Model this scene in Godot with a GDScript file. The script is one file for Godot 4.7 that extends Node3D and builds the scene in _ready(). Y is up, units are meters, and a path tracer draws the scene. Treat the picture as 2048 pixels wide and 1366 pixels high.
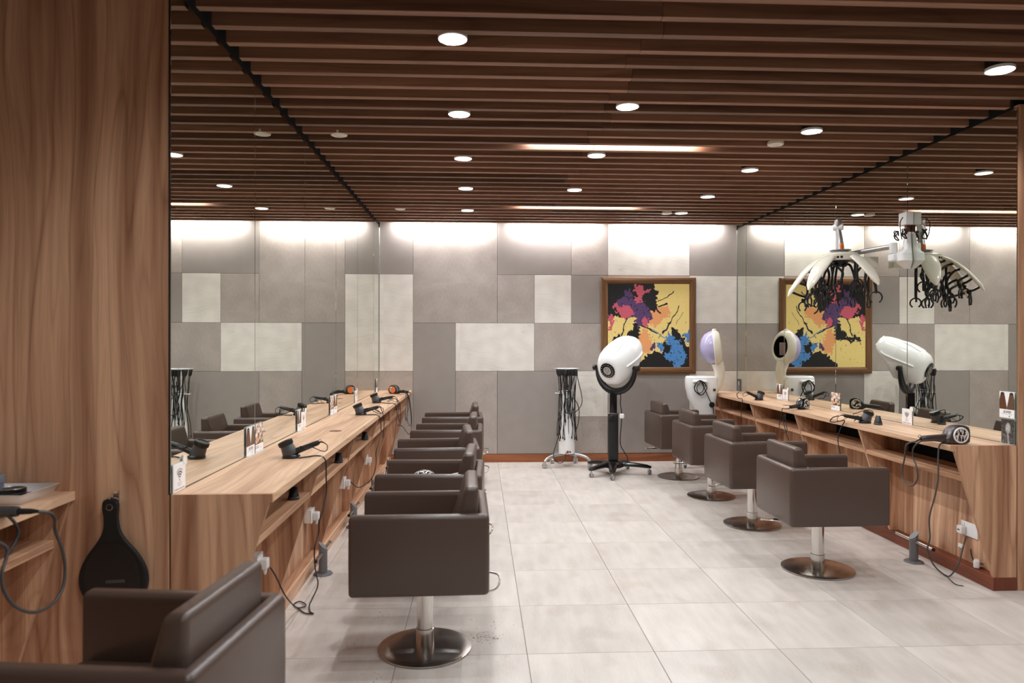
extends Node3D
# A hair salon: two long styling counters under mirrors, brown chairs, slatted timber ceiling, panelled end wall.
# Depth below is the distance in front of the camera (world z = -depth).

const XL := -1.19      # left mirror plane
const XR := 3.154      # right mirror plane
const ZB := 8.54       # end wall
const HC := 2.8415     # underside of the slats
const TOPL := 0.868
const TOPR := 0.852

var M := {}
var taken := {}
var rng := RandomNumberGenerator.new()

func V(x: float, y: float, d: float) -> Vector3: return Vector3(x, y, -d)

# ------------------------------------------------------------------ nodes
func numbered(called: String) -> String:
	var n: int = taken.get(called, 0)
	taken[called] = n + 1
	return called if n == 0 else "%s_%03d" % [called, n]

func child_name(parent: Node, called: String) -> String:
	var n := 0
	for c in parent.get_children():
		var s: String = c.name
		if s == called or (s.begins_with(called + "_") and s.substr(called.length() + 1).is_valid_int()):
			n += 1
	return called if n == 0 else "%s_%03d" % [called, n]

func tag(o, label := "", category := "", group := "", kind := ""):
	if label: o.set_meta("label", label)
	if category: o.set_meta("category", category)
	if group: o.set_meta("group", group)
	if kind: o.set_meta("kind", kind)
	return o

func thing(called: String, label: String, category: String, at := Vector3.ZERO, turn := 0.0, group := "") -> Node3D:
	var o := Node3D.new()
	o.name = numbered(called)
	add_child(o)
	o.position = at
	o.rotation.y = turn
	tag(o, label, category, group)
	return o

func base(called: String, at := Vector3.ZERO) -> Node3D:
	var o := Node3D.new()
	o.name = numbered(called)
	add_child(o)
	o.position = at
	o.set_meta("kind", "structure")
	return o

func mesh_of(st) -> Mesh:
	if st is SurfaceTool:
		st.generate_normals()
		return st.commit()
	return st

func obj(called: String, st, m: Material, parent: Node = null) -> MeshInstance3D:
	var o := MeshInstance3D.new()
	o.mesh = mesh_of(st)
	o.material_override = m
	if parent:
		o.name = child_name(parent, called)
		parent.add_child(o)
	else:
		o.name = numbered(called)
		add_child(o)
	return o

# a part whose shape was built in world coordinates
func wpart(called: String, st, m: Material, parent: Node3D) -> MeshInstance3D:
	var o := obj(called, st, m, parent)
	o.transform = parent.global_transform.affine_inverse()
	return o

func copy(src: Node3D, called: String, at: Vector3, turn := 0.0, label := "") -> Node3D:
	var c: Node3D = src.duplicate()
	c.name = numbered(called)
	add_child(c)
	c.position = at
	c.rotation.y = turn
	if label: c.set_meta("label", label)
	return c

# ------------------------------------------------------------------ shapes
func S() -> SurfaceTool:
	var st := SurfaceTool.new()
	st.begin(Mesh.PRIMITIVE_TRIANGLES)
	st.set_smooth_group(0xFFFFFFFF)
	return st

func vert(st: SurfaceTool, p: Vector3, uv: Vector2):
	st.set_uv(uv)
	st.add_vertex(p)

func box_uv(p: Vector3, n: Vector3, g: int, off: Vector2) -> Vector2:
	var a := n.abs().max_axis_index()
	if a == g:
		return Vector2(p[(a + 1) % 3], p[(a + 2) % 3]) + off
	var t := 3 - a - g
	return Vector2(p[t], p[g]) + off

func face(st: SurfaceTool, pts: Array, c: Vector3, g: int, off: Vector2, xf: Transform3D):
	var n: Vector3 = (pts[1] - pts[0]).cross(pts[2] - pts[0])
	var mid: Vector3 = (pts[0] + pts[1] + pts[2]) / 3.0
	var q := pts.duplicate()
	if n.dot(mid - c) > 0: q.reverse()
	for k in range(1, q.size() - 1):
		for p in [q[0], q[k], q[k + 1]]:
			vert(st, xf * p, box_uv(p, n, g, off))

# chamfered box; UVs run in metres, V along the grain axis g
func cb(st: SurfaceTool, c: Vector3, s: Vector3, b := 0.002, g := 1, off := Vector2.ZERO, xf := Transform3D.IDENTITY):
	var h := s / 2.0
	b = minf(b, minf(h.x, minf(h.y, h.z)) * 0.8)
	var P := func(sg: Vector3, ax: int) -> Vector3:
		var q := h - Vector3(b, b, b)
		q[ax] = h[ax]
		return c + q * sg
	for ax in 3:
		for s1 in [-1, 1]:
			var pts := []
			for k in [[-1, -1], [1, -1], [1, 1], [-1, 1]]:
				var sg := Vector3.ZERO
				sg[ax] = s1
				sg[(ax + 1) % 3] = k[0]
				sg[(ax + 2) % 3] = k[1]
				pts.append(P.call(sg, ax))
			face(st, pts, c, g, off, xf)
	for ax in 3:
		var a1 := (ax + 1) % 3
		var a2 := (ax + 2) % 3
		for s1 in [-1, 1]:
			for s2 in [-1, 1]:
				var u := Vector3.ZERO
				u[a1] = s1
				u[a2] = s2
				var lo := u
				lo[ax] = -1
				var hi := u
				hi[ax] = 1
				face(st, [P.call(lo, a1), P.call(hi, a1), P.call(hi, a2), P.call(lo, a2)], c, g, off, xf)
	for x in [-1, 1]:
		for y in [-1, 1]:
			for z in [-1, 1]:
				var sg := Vector3(x, y, z)
				face(st, [P.call(sg, 0), P.call(sg, 1), P.call(sg, 2)], c, g, off, xf)

func cbox(c: Vector3, s: Vector3, b := 0.002, g := 1, off := Vector2.ZERO, xf := Transform3D.IDENTITY) -> SurfaceTool:
	var st := S()
	cb(st, c, s, b, g, off, xf)
	return st

# rounded (upholstered) box with smooth normals
func rb(st: SurfaceTool, c: Vector3, s: Vector3, r: float, seg := 3, bend = null, xf := Transform3D.IDENTITY):
	var h := s / 2.0
	r = minf(r, minf(h.x, minf(h.y, h.z)) * 0.98)
	var inner := h - Vector3(r, r, r)
	st.set_smooth_group(0)
	for ax in 3:
		var a1 := (ax + 1) % 3
		var a2 := (ax + 2) % 3
		for s1 in [-1.0, 1.0]:
			var cu := rb_stops(h[a1], r, seg)
			var cv := rb_stops(h[a2], r, seg)
			var grid := []
			for i in cu.size():
				var row := []
				for j in cv.size():
					var p := Vector3.ZERO
					p[ax] = h[ax] * s1
					p[a1] = cu[i]
					p[a2] = cv[j]
					var q := p.clamp(-inner, inner)
					var d := (p - q)
					if d.length() > 1e-6: p = q + d.normalized() * r
					row.append(p + c)
				grid.append(row)
			for i in cu.size() - 1:
				for j in cv.size() - 1:
					var q4 := [grid[i][j], grid[i + 1][j], grid[i + 1][j + 1], grid[i][j + 1]]
					if s1 > 0: q4.reverse()
					for t in [[0, 1, 2], [0, 2, 3]]:
						for k in t:
							var p: Vector3 = q4[k]
							var n := Vector3.ZERO
							n[ax] = 1
							var uv := box_uv(p, n, 1 if ax != 1 else 2, Vector2.ZERO)
							if bend: p = bend.call(p)
							vert(st, xf * p, uv)
	st.set_smooth_group(0xFFFFFFFF)

func rb_stops(h: float, r: float, seg: int) -> Array:
	var out := []
	for i in seg + 1:
		out.append(-h + r * (1.0 - tan((1.0 - float(i) / seg) * PI / 4)))
	var n := maxi(1, int((h - r) / 0.06))
	for i in range(1, n):
		out.append(lerpf(-h + r, h - r, float(i) / n))
	for i in seg + 1:
		out.append(h - r * (1.0 - tan(float(i) / seg * PI / 4)))
	return out

func rbox(c: Vector3, s: Vector3, r: float, seg := 3, bend = null, xf := Transform3D.IDENTITY) -> SurfaceTool:
	var st := S()
	rb(st, c, s, r, seg, bend, xf)
	return st

# skin over rings of equal size; rings closed; caps at both ends
func loft(st: SurfaceTool, rings: Array, cap := true, crease := 40.0, ring_closed := true):
	var n: int = rings[0].size()
	var vol := 0.0
	var mid := Vector3.ZERO
	for r in rings:
		for p in r: mid += p
	mid /= float(n * rings.size())
	var m := n if ring_closed else n - 1
	for i in rings.size() - 1:
		for j in m:
			var a: Vector3 = rings[i][j] - mid
			var b: Vector3 = rings[i][(j + 1) % n] - mid
			var c: Vector3 = rings[i + 1][(j + 1) % n] - mid
			var d: Vector3 = rings[i + 1][j] - mid
			vol += a.dot(b.cross(c)) + a.dot(c.cross(d))
	for e in [0, rings.size() - 1]:
		if not ring_closed: break
		var c := Vector3.ZERO
		for p in rings[e]: c += p - mid
		c /= float(n)
		for j in n:
			var v := c.dot((rings[e][j] - mid).cross(rings[e][(j + 1) % n] - mid))
			vol += v if e else -v
	var flip := vol > 0
	var group := 0
	var along := 0.0
	for i in rings.size() - 1:
		if i > 0:
			var worst := 0.0
			for j in range(0, n, maxi(1, n / 6)):
				var v0: Vector3 = rings[i][j] - rings[i - 1][j]
				var v1: Vector3 = rings[i + 1][j] - rings[i][j]
				if v0.length() > 1e-6 and v1.length() > 1e-6: worst = maxf(worst, rad_to_deg(v0.angle_to(v1)))
			if worst > crease: group += 1
		st.set_smooth_group(group)
		var step: float = (rings[i + 1][0] - rings[i][0]).length()
		var around := 0.0
		for j in m:
			var a: Vector3 = rings[i][j]
			var b: Vector3 = rings[i][(j + 1) % n]
			var c: Vector3 = rings[i + 1][(j + 1) % n]
			var d: Vector3 = rings[i + 1][j]
			var w := maxf((b - a).length(), (c - d).length())
			var q := [[a, Vector2(around, along)], [b, Vector2(around + w, along)], [c, Vector2(around + w, along + step)], [d, Vector2(around, along + step)]]
			around += w
			if flip: q.reverse()
			for t in [[0, 1, 2], [0, 2, 3]]:
				if q[t[0]][0].is_equal_approx(q[t[1]][0]) or q[t[1]][0].is_equal_approx(q[t[2]][0]) or q[t[0]][0].is_equal_approx(q[t[2]][0]): continue
				for k in t: vert(st, q[k][0], q[k][1])
		along += step
	st.set_smooth_group(0xFFFFFFFF)
	if cap and ring_closed:
		for e in [0, rings.size() - 1]:
			var r = rings[e]
			var c := Vector3.ZERO
			for p in r: c += p
			c /= float(n)
			if (r[0] - c).length() < 1e-5: continue
			for j in n:
				var q := [c, r[j], r[(j + 1) % n]]
				if (e != 0) == flip: q.reverse()
				for p in q: vert(st, p, Vector2(p.x, p.z))

# turned shape: profile of (radius, height)
func lathe(st: SurfaceTool, prof: Array, seg := 24, xf := Transform3D.IDENTITY, crease := 35.0, cap := false):
	var rings := []
	for p in prof:
		var r := PackedVector3Array()
		for j in seg:
			var a := TAU * j / seg
			r.append(xf * Vector3(cos(a) * p[0], p[1], sin(a) * p[0]))
		rings.append(r)
	loft(st, rings, cap, crease)

func lathed(prof: Array, seg := 24, xf := Transform3D.IDENTITY, crease := 35.0) -> SurfaceTool:
	var st := S()
	lathe(st, prof, seg, xf, crease)
	return st

func smooth(pts: Array, sub := 6) -> Array:
	var out := []
	for i in pts.size() - 1:
		var p0: Vector3 = pts[maxi(i - 1, 0)]
		var p1: Vector3 = pts[i]
		var p2: Vector3 = pts[i + 1]
		var p3: Vector3 = pts[mini(i + 2, pts.size() - 1)]
		for k in sub:
			var t := float(k) / sub
			out.append(0.5 * ((2.0 * p1) + (p2 - p0) * t + (2.0 * p0 - 5.0 * p1 + 4.0 * p2 - p3) * t * t + (3.0 * p1 - p0 - 3.0 * p2 + p3) * t * t * t))
	out.append(pts[-1])
	return out

# swept round bar; r a number or one radius for each point
func tube(st: SurfaceTool, pts: Array, r, seg := 6):
	var rings := []
	var up := Vector3.ZERO
	for i in pts.size():
		var t: Vector3 = (pts[mini(i + 1, pts.size() - 1)] - pts[maxi(i - 1, 0)]).normalized()
		if i == 0: up = t.cross(Vector3(0.31, 0.2, 0.93)).normalized() if absf(t.z) < 0.9 else t.cross(Vector3.UP).normalized()
		up = (up - t * up.dot(t)).normalized()
		var side := t.cross(up)
		var ring := PackedVector3Array()
		var rad: float = r[i] if r is Array else r
		for j in seg:
			var a := TAU * j / seg
			ring.append(pts[i] + (up * cos(a) + side * sin(a)) * rad)
		rings.append(ring)
	loft(st, rings, true, 70.0)

func tubed(pts: Array, r, seg := 6, sub := 6) -> SurfaceTool:
	var st := S()
	tube(st, smooth(pts, sub) if sub > 1 else pts, r, seg)
	return st

# flat outline in local xy, thickness along z
func prism(st: SurfaceTool, poly: PackedVector2Array, z0: float, z1: float, xf := Transform3D.IDENTITY, g := 1, off := Vector2.ZERO, round_sides := false):
	if Geometry2D.is_polygon_clockwise(poly): poly.reverse()
	var idx := Geometry2D.triangulate_polygon(poly)
	for side in [0, 1]:
		for k in range(0, idx.size(), 3):
			var q := [idx[k], idx[k + 1], idx[k + 2]]
			var a := poly[q[0]]
			var b := poly[q[1]]
			var c := poly[q[2]]
			var ccw := (b - a).cross(c - a) > 0
			if ccw == (side == 1): q.reverse()
			for i in q:
				var p := Vector3(poly[i].x, poly[i].y, z1 if side else z0)
				vert(st, xf * p, (Vector2(p.x, p.y) if g == 1 else Vector2(p.y, p.x)) + off)
	if round_sides: st.set_smooth_group(7)
	var run := 0.0
	for i in poly.size():
		var a := poly[i]
		var b := poly[(i + 1) % poly.size()]
		var w := (b - a).length()
		var q := [[Vector3(a.x, a.y, z0), Vector2(z0, run)], [Vector3(a.x, a.y, z1), Vector2(z1, run)], [Vector3(b.x, b.y, z1), Vector2(z1, run + w)], [Vector3(b.x, b.y, z0), Vector2(z0, run + w)]]
		run += w
		for t in [[0, 1, 2], [0, 2, 3]]:
			for k in t: vert(st, xf * q[k][0], q[k][1] + off)
	st.set_smooth_group(0xFFFFFFFF)

func prismed(poly: PackedVector2Array, z0: float, z1: float, xf := Transform3D.IDENTITY, g := 1, off := Vector2.ZERO, round_sides := false) -> SurfaceTool:
	var st := S()
	prism(st, poly, z0, z1, xf, g, off, round_sides)
	return st

# a sheet facing +z with the whole picture on it
func sheet(w: float, h: float, y0 := 0.0, z := 0.0) -> SurfaceTool:
	var st := S()
	var q := [[Vector3(-w / 2, y0, z), Vector2(0, 1)], [Vector3(-w / 2, y0 + h, z), Vector2(0, 0)], [Vector3(w / 2, y0 + h, z), Vector2(1, 0)], [Vector3(w / 2, y0, z), Vector2(1, 1)]]
	for t in [[0, 1, 2], [0, 2, 3]]:
		for k in t: vert(st, q[k][0], q[k][1])
	return st

func along(a: Vector3, b: Vector3) -> Transform3D:    # y axis from a to b, origin a
	var y := (b - a).normalized()
	var x := y.cross(Vector3(0.13, 0.05, 1)).normalized()
	return Transform3D(Basis(x, y, x.cross(y)), a)

func circle(r: float, n: int, c := Vector2.ZERO, a0 := 0.0, a1 := TAU) -> PackedVector2Array:
	var out := PackedVector2Array()
	for i in n:
		var t := lerpf(a0, a1, float(i) / (n if is_equal_approx(a1 - a0, TAU) else n - 1))
		out.append(c + Vector2(cos(t), sin(t)) * r)
	return out

# ------------------------------------------------------------------ materials
func noise(seed: int, kind := FastNoiseLite.TYPE_SIMPLEX_SMOOTH, oct := 1) -> FastNoiseLite:
	var n := FastNoiseLite.new()
	n.noise_type = kind
	n.seed = seed
	n.frequency = 1.0
	n.fractal_type = FastNoiseLite.FRACTAL_FBM if oct > 1 else FastNoiseLite.FRACTAL_NONE
	n.fractal_octaves = oct
	return n

func image_tex(w: int, h: int, f: Callable) -> ImageTexture:
	var b := PackedByteArray()
	b.resize(w * h * 3)
	var k := 0
	for y in h:
		for x in w:
			var c: Color = f.call(x, y)
			b[k] = int(clampf(c.r, 0, 1) * 255.0)
			b[k + 1] = int(clampf(c.g, 0, 1) * 255.0)
			b[k + 2] = int(clampf(c.b, 0, 1) * 255.0)
			k += 3
	var im := Image.create_from_data(w, h, false, Image.FORMAT_RGB8, b)
	im.generate_mipmaps()
	return ImageTexture.create_from_image(im)

func mat(called: String, c: Color, rough := 0.6, metal := 0.0, tex: Texture2D = null, scale := Vector2.ONE) -> StandardMaterial3D:
	var m := StandardMaterial3D.new()
	m.resource_name = called
	m.albedo_color = c
	m.roughness = rough
	m.metallic = metal
	if tex:
		m.albedo_texture = tex
		m.uv1_scale = Vector3(scale.x, scale.y, 1)
	return m

func rgb8(r, g, b) -> Color: return Color(r / 255.0, g / 255.0, b / 255.0)

# crown-cut veneer, grain along V; wm x hm metres
func wood_tex(seed: int, w: int, h: int, wm: float, hm: float, light: Color, dark: Color, contrast := 1.0) -> ImageTexture:
	var n1 := noise(seed)
	var n2 := noise(seed + 1)
	var n3 := noise(seed + 2)
	var n4 := noise(seed + 3)
	var n5 := noise(seed + 4)
	return image_tex(w, h, func(x, y):
		var X: float = float(x) / w * wm
		var th: float = TAU * y / h
		var cy := cos(th) * hm / TAU
		var sy := sin(th) * hm / TAU
		var u := X + n1.get_noise_3d(X * 1.6, cy * 0.7, sy * 0.7) * 0.042 + n1.get_noise_3d(X * 6.0 + 40.0, cy * 1.7, sy * 1.7) * 0.010
		var band := n2.get_noise_3d(u * 9.0, cy * 0.3, sy * 0.3)
		var fine_band := n2.get_noise_3d(u * 34.0 + 90.0, cy * 0.5, sy * 0.5)
		var ring := pow(1.0 - absf(n3.get_noise_3d(u * 7.5, cy * 0.45, sy * 0.45)), 16.0)
		var ring2 := pow(1.0 - absf(n3.get_noise_3d(u * 17.0 + 50.0, cy * 0.7, sy * 0.7)), 9.0)
		var streak := smoothstep(0.35, 0.8, n4.get_noise_3d(u * 16.0, cy * 0.35, sy * 0.35))
		var fine := n5.get_noise_3d(u * 240.0, cy * 5.0, sy * 5.0)
		var t := 0.40 + 0.50 * band + 0.22 * fine_band
		t += (0.55 * ring + 0.28 * ring2 + 0.35 * streak) * contrast
		var c: Color = light.lerp(dark, clampf(t, 0.0, 1.35))
		return c * (1.0 + 0.05 * fine))

func make_materials():
	var w1 := wood_tex(11, 1024, 1024, 1.6, 3.2, rgb8(230, 184, 148), rgb8(164, 117, 88), 0.9)
	var w2 := wood_tex(57, 512, 1024, 0.8, 3.2, rgb8(232, 192, 158), rgb8(180, 138, 107), 0.95)
	var w3 := wood_tex(91, 256, 1024, 0.4, 3.2, rgb8(176, 128, 100), rgb8(122, 84, 63), 0.6)
	M.veneer = mat("veneer", Color.WHITE, 0.42, 0, w1, Vector2(1 / 1.6, 1 / 3.2))
	M.top = mat("worktop_veneer", Color.WHITE, 0.36, 0, w2, Vector2(1 / 0.8, 1 / 3.2))
	M.slat = []
	for t in [1.0, 0.86, 0.94, 0.78]:
		M.slat.append(mat("slat_wood", Color(t, t * 0.985, t * 0.97), 0.5, 0, w3, Vector2(1 / 0.4, 1 / 3.2)))
	M.plinth = mat("plinth_wood", rgb8(206, 150, 122), 0.45, 0, w3, Vector2(1 / 0.4, 1 / 3.2))
	M.baseboard = mat("baseboard_wood", rgb8(255, 212, 168), 0.45, 0, w3, Vector2(1 / 0.4, 1 / 3.2))
	M.frame = mat("frame_wood", rgb8(196, 184, 132), 0.5, 0, w3, Vector2(1 / 0.16, 1 / 1.2))
	M.black_paint = mat("black_paint", rgb8(14, 12, 11), 0.9)
	M.plain_wall = mat("plain_wall", rgb8(176, 164, 152), 0.85)
	M.mirror = mat("mirror_glass", rgb8(226, 228, 220), 0.0, 1.0)
	M.mirror_edge = mat("mirror_edge", rgb8(205, 208, 200), 0.25, 0.7)
	# wall cladding
	var na := noise(5)
	var nb := noise(6)
	var light_tex := image_tex(512, 512, func(x, y):
		var u: float = x / 512.0
		var v: float = y / 512.0
		var tilt := v + u * 0.16 + 0.015 * na.get_noise_2d(u * 3.0, v * 3.0)
		var vein := pow(1.0 - absf(nb.get_noise_2d(u * 0.55, tilt * 7.0)), 36.0) * (0.5 + 0.6 * na.get_noise_2d(u * 2.0 + 9.0, v * 4.0)) + 0.5 * pow(1.0 - absf(nb.get_noise_2d(u * 0.8 + 30.0, tilt * 16.0)), 24.0) * (0.4 + 0.6 * na.get_noise_2d(u * 3.0 + 40.0, v * 5.0))
		var fine := nb.get_noise_2d(u * 12.0, tilt * 130.0)
		var g := 0.955 - 0.10 * clampf(vein, 0.0, 1.0) + 0.018 * fine + 0.03 * na.get_noise_2d(u * 5.0, v * 5.0)
		return Color(g, g * 0.995, g * 0.985))
	var taupe_tex := image_tex(512, 512, func(x, y):
		var u: float = x / 512.0
		var v: float = y / 512.0
		var swirl := u + 0.05 * na.get_noise_2d(u * 2.5, v * 2.5)
		var g := 0.93 + 0.024 * nb.get_noise_2d(swirl * 60.0, v * 14.0) + 0.02 * nb.get_noise_2d(swirl * 150.0, v * 60.0) + 0.03 * na.get_noise_2d(u * 4.0, v * 4.0)
		return Color(g, g, g))
	var plain_tex := image_tex(256, 256, func(x, y):
		var g := 0.97 + 0.012 * na.get_noise_2d(x * 0.02, y * 0.02) + 0.01 * nb.get_noise_2d(x * 0.3, y * 0.6)
		return Color(g, g, g))
	M.panel_light = mat("panel_light", rgb8(232, 225, 217), 0.62, 0, light_tex, Vector2(1, 1))
	M.panel_taupe = mat("panel_taupe", rgb8(182, 169, 160), 0.6, 0, taupe_tex, Vector2(1, 1))
	M.panel_dark = mat("panel_dark", rgb8(158, 148, 141), 0.5, 0, plain_tex, Vector2(1, 1))
	# floor
	M.tile = []
	for k in 4:
		var nc := noise(200 + k * 7)
		var nd := noise(201 + k * 7)
		var tex := image_tex(320, 320, func(x, y):
			var u: float = x / 320.0
			var v: float = y / 320.0
			var g := 0.95 + 0.022 * nc.get_noise_2d(u * 9.0, v * 1.4) + 0.025 * nd.get_noise_2d(u * 2.6, v * 2.0) + 0.012 * nc.get_noise_2d(u * 45.0, v * 6.0)
			var stain := smoothstep(0.35, 0.9, nd.get_noise_2d(u * 3.0 + 20.0, v * 2.2 + 7.0)) * (0.6 + 0.4 * nc.get_noise_2d(u * 40.0, v * 40.0))
			var c := Color(g, g * 0.985, g * 0.97)
			var scuff := smoothstep(0.25, 0.85, nc.get_noise_2d(u * 5.0 + 60.0, v * 1.1)) * (0.5 + 0.5 * nd.get_noise_2d(u * 60.0, v * 12.0))
			return c.lerp(Color(0.78, 0.71, 0.65), clampf(0.34 * stain + 0.22 * scuff, 0.0, 1.0)))
		var tone: float = [1.0, 0.975, 0.99, 0.965][k]
		M.tile.append(mat("porcelain_tile", Color(0.875 * tone, 0.845 * tone, 0.82 * tone), 0.34, 0, tex, Vector2(1 / 0.6, 1 / 0.6)))
	M.grout = mat("grout", rgb8(150, 132, 121), 0.9)
	# chairs
	var nl := noise(31)
	var hide := image_tex(256, 256, func(x, y):
		var g := 0.5 + 0.35 * nl.get_noise_2d(x * 0.22, y * 0.22) + 0.2 * nl.get_noise_2d(x * 0.5 + 90.0, y * 0.5)
		return Color(g, g, g))
	M.leather = mat("brown_leather", rgb8(78, 61, 53), 0.31)
	M.leather.heightmap_enabled = true
	M.leather.heightmap_texture = hide
	M.leather.heightmap_scale = 0.025
	M.leather.uv1_scale = Vector3(5, 5, 1)
	M.chrome = mat("chrome", rgb8(214, 210, 206), 0.12, 1.0)
	M.brushed = mat("brushed_steel", rgb8(186, 182, 178), 0.2, 1.0)
	M.brushed.anisotropy_enabled = true
	M.brushed.anisotropy = 0.6
	M.alu = mat("aluminium", rgb8(190, 188, 186), 0.35, 0.8)
	M.black = mat("black_plastic", rgb8(24, 23, 23), 0.4)
	M.black_gloss = mat("black_gloss", rgb8(16, 15, 16), 0.16)
	M.rubber = mat("black_rubber", rgb8(19, 18, 18), 0.6)
	M.cord = mat("black_cord", rgb8(30, 28, 28), 0.55)
	M.cord_grey = mat("grey_cord", rgb8(74, 70, 68), 0.5)
	M.charcoal = mat("charcoal_plastic", rgb8(66, 64, 66), 0.38)
	M.white = mat("white_plastic", rgb8(236, 233, 230), 0.35)
	M.white_gloss = mat("white_gloss", rgb8(240, 238, 236), 0.16)
	M.cream = mat("cream_plastic", rgb8(226, 217, 200), 0.22)
	M.grey_paint = mat("grey_enamel", rgb8(112, 110, 112), 0.4)
	M.purple = mat("lilac_plastic", rgb8(178, 170, 204), 0.2)
	M.orange = mat("orange_plastic", rgb8(232, 118, 44), 0.35)
	M.brown_gloss = mat("brown_lacquer", rgb8(42, 18, 16), 0.1)
	M.brown_gloss.clearcoat_enabled = true
	M.clear = mat("clear_acrylic", Color(0.95, 0.98, 0.96, 0.18), 0.03)
	M.clear.transparency = BaseMaterial3D.TRANSPARENCY_ALPHA
	M.red = mat("red_switch", rgb8(170, 34, 38), 0.35)
	M.lamp = mat("lamp_diffuser", Color.WHITE, 0.5)
	M.lamp.emission_enabled = true
	M.lamp.emission = Color(1.0, 0.97, 0.93)
	M.lamp.emission_energy_multiplier = 6.0
	M.tube = mat("tube_lamp", Color.WHITE, 0.5)
	M.tube.emission_enabled = true
	M.tube.emission = Color(1.0, 0.97, 0.94)
	M.tube.emission_energy_multiplier = 8.0

# ------------------------------------------------------------------ scene
func _ready():
	# camera
	var cam := Camera3D.new()
	cam.name = "camera"
	cam.position = Vector3(0, 1.46605, 0)
	cam.rotation = Vector3(-0.00156, -0.04668, 0.00093)
	cam.fov = rad_to_deg(2.0 * atan(683.0 / 1419.58))
	cam.near = 0.05
	cam.far = 60.0
	var lens := CameraAttributesPhysical.new()
	lens.frustum_focal_length = 12.0 / (683.0 / 1419.58)
	lens.frustum_focus_distance = 6.3
	lens.frustum_near = 0.05
	lens.frustum_far = 60.0
	lens.exposure_aperture = 2.8
	cam.attributes = lens
	add_child(cam)
	cam.current = true
	# air and exposure
	var we := WorldEnvironment.new()
	we.name = "environment"
	var env := Environment.new()
	env.background_mode = Environment.BG_COLOR
	env.background_color = Color(0.02, 0.02, 0.02)
	env.tonemap_mode = Environment.TONE_MAPPER_LINEAR
	env.tonemap_exposure = 1.0
	env.sdfgi_enabled = true
	env.ssao_enabled = true
	env.ssil_enabled = true
	we.environment = env
	add_child(we)
	rng.seed = 20240
	make_materials()
	downlights()
	tube_lamps()
	room()
	counters()
	chairs()
	painting()
	hood_dryer()
	steamer()
	lead_trolley()
	perm_machine()
	mirror_cards()
	hair_dryers()
	footrests()
	sockets()
	near_station()
	small_details()

# ------------------------------------------------------------------ lamps
func downlights():
	var spots := [
		[-0.12, 3.24], [-0.12, 4.316], [-0.12, 5.368], [-0.12, 6.423], [-0.12, 7.506],
		[0.87, 2.72], [0.87, 4.13], [0.87, 5.231], [0.87, 6.435],
		[2.638, 3.481], [2.18, 4.562], [2.18, 5.628], [2.18, 6.683], [2.18, 7.563],
		[0.87, 1.6], [0.87, 0.5], [2.18, 2.4], [2.18, 1.3], [-0.12, 2.17], [-0.12, 1.1], [0.87, -0.6], [2.18, -0.2], [-0.12, 0.0], [-0.12, -1.1], [2.18, -1.4]]
	var where := ["nearest of the left row, above the front chair", "second of the left row", "third of the left row", "fourth of the left row", "last of the left row, by the end wall",
		"nearest of the middle row, at the top edge", "middle row, before the first light slot", "middle row, just past the first light slot", "middle row, before the second light slot",
		"nearest of the right row, top right corner", "right row, above the nearest right chair", "right row, above the second right chair", "right row, above the third right chair", "last of the right row, by the end wall",
		"over the aisle in front of the camera", "over the aisle beside the camera", "right of the camera", "right of the camera, behind the first", "over the left foreground chair", "over the aisle left of the camera", "behind the camera", "behind the camera, right side", "left of the camera", "left, behind the camera", "far right, behind the camera"]
	var ring := mesh_of(lathed([[0.061, 0.012], [0.061, 0.0], [0.064, -0.003], [0.067, -0.001], [0.067, 0.012]], 28))
	var disc := mesh_of(lathed([[0.0, -0.002], [0.03, -0.002], [0.0605, 0.0], [0.0605, 0.004], [0.056, 0.05], [0.0, 0.056]], 28))
	var can := mesh_of(lathed([[0.064, 0.012], [0.064, 0.10], [0.0, 0.10]], 20))
	for i in spots.size():
		var t := thing("downlight", "round white recessed downlight, lit, " + where[i], "downlight", V(spots[i][0], HC - 0.004, spots[i][1]), 0, "ceiling downlights")
		obj("trim_ring", ring, M.white, t)
		obj("diffuser", disc, M.lamp, t)
		obj("housing", can, M.black, t)
		var l := SpotLight3D.new()
		l.name = "beam"
		l.light_color = Color(0.965, 0.985, 1.0)
		l.light_energy = 0.93
		l.light_size = 0.018
		l.spot_angle = 76.0
		l.spot_angle_attenuation = 0.4
		l.spot_range = 14.0
		l.spot_attenuation = 2.0
		l.shadow_enabled = true
		t.add_child(l)
		l.position = Vector3(0, 0.020, 0)
		l.rotation.x = -PI / 2
	var dull := mesh_of(lathed([[0.0, -0.005], [0.045, -0.004], [0.054, -0.001], [0.056, 0.004], [0.056, 0.02], [0.0, 0.02]], 24))
	var grille := mesh_of(lathed([[0.03, -0.005], [0.034, -0.007], [0.038, -0.0045]], 24))
	for d in [[-0.937, 4.808, "near the left mirror"], [-0.826, 7.485, "far left, by the end wall"], [2.077, 4.888, "between the right downlights"], [2.03, 7.599, "far right, beside the last downlight"]]:
		var t := thing("ceiling_detector", "small unlit beige disc detector on the slats, " + d[2], "detector", V(d[0], HC - 0.002, d[1]), 0, "ceiling detectors")
		obj("body", dull, M.cream, t)
		obj("grille_ring", grille, M.white, t)

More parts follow.
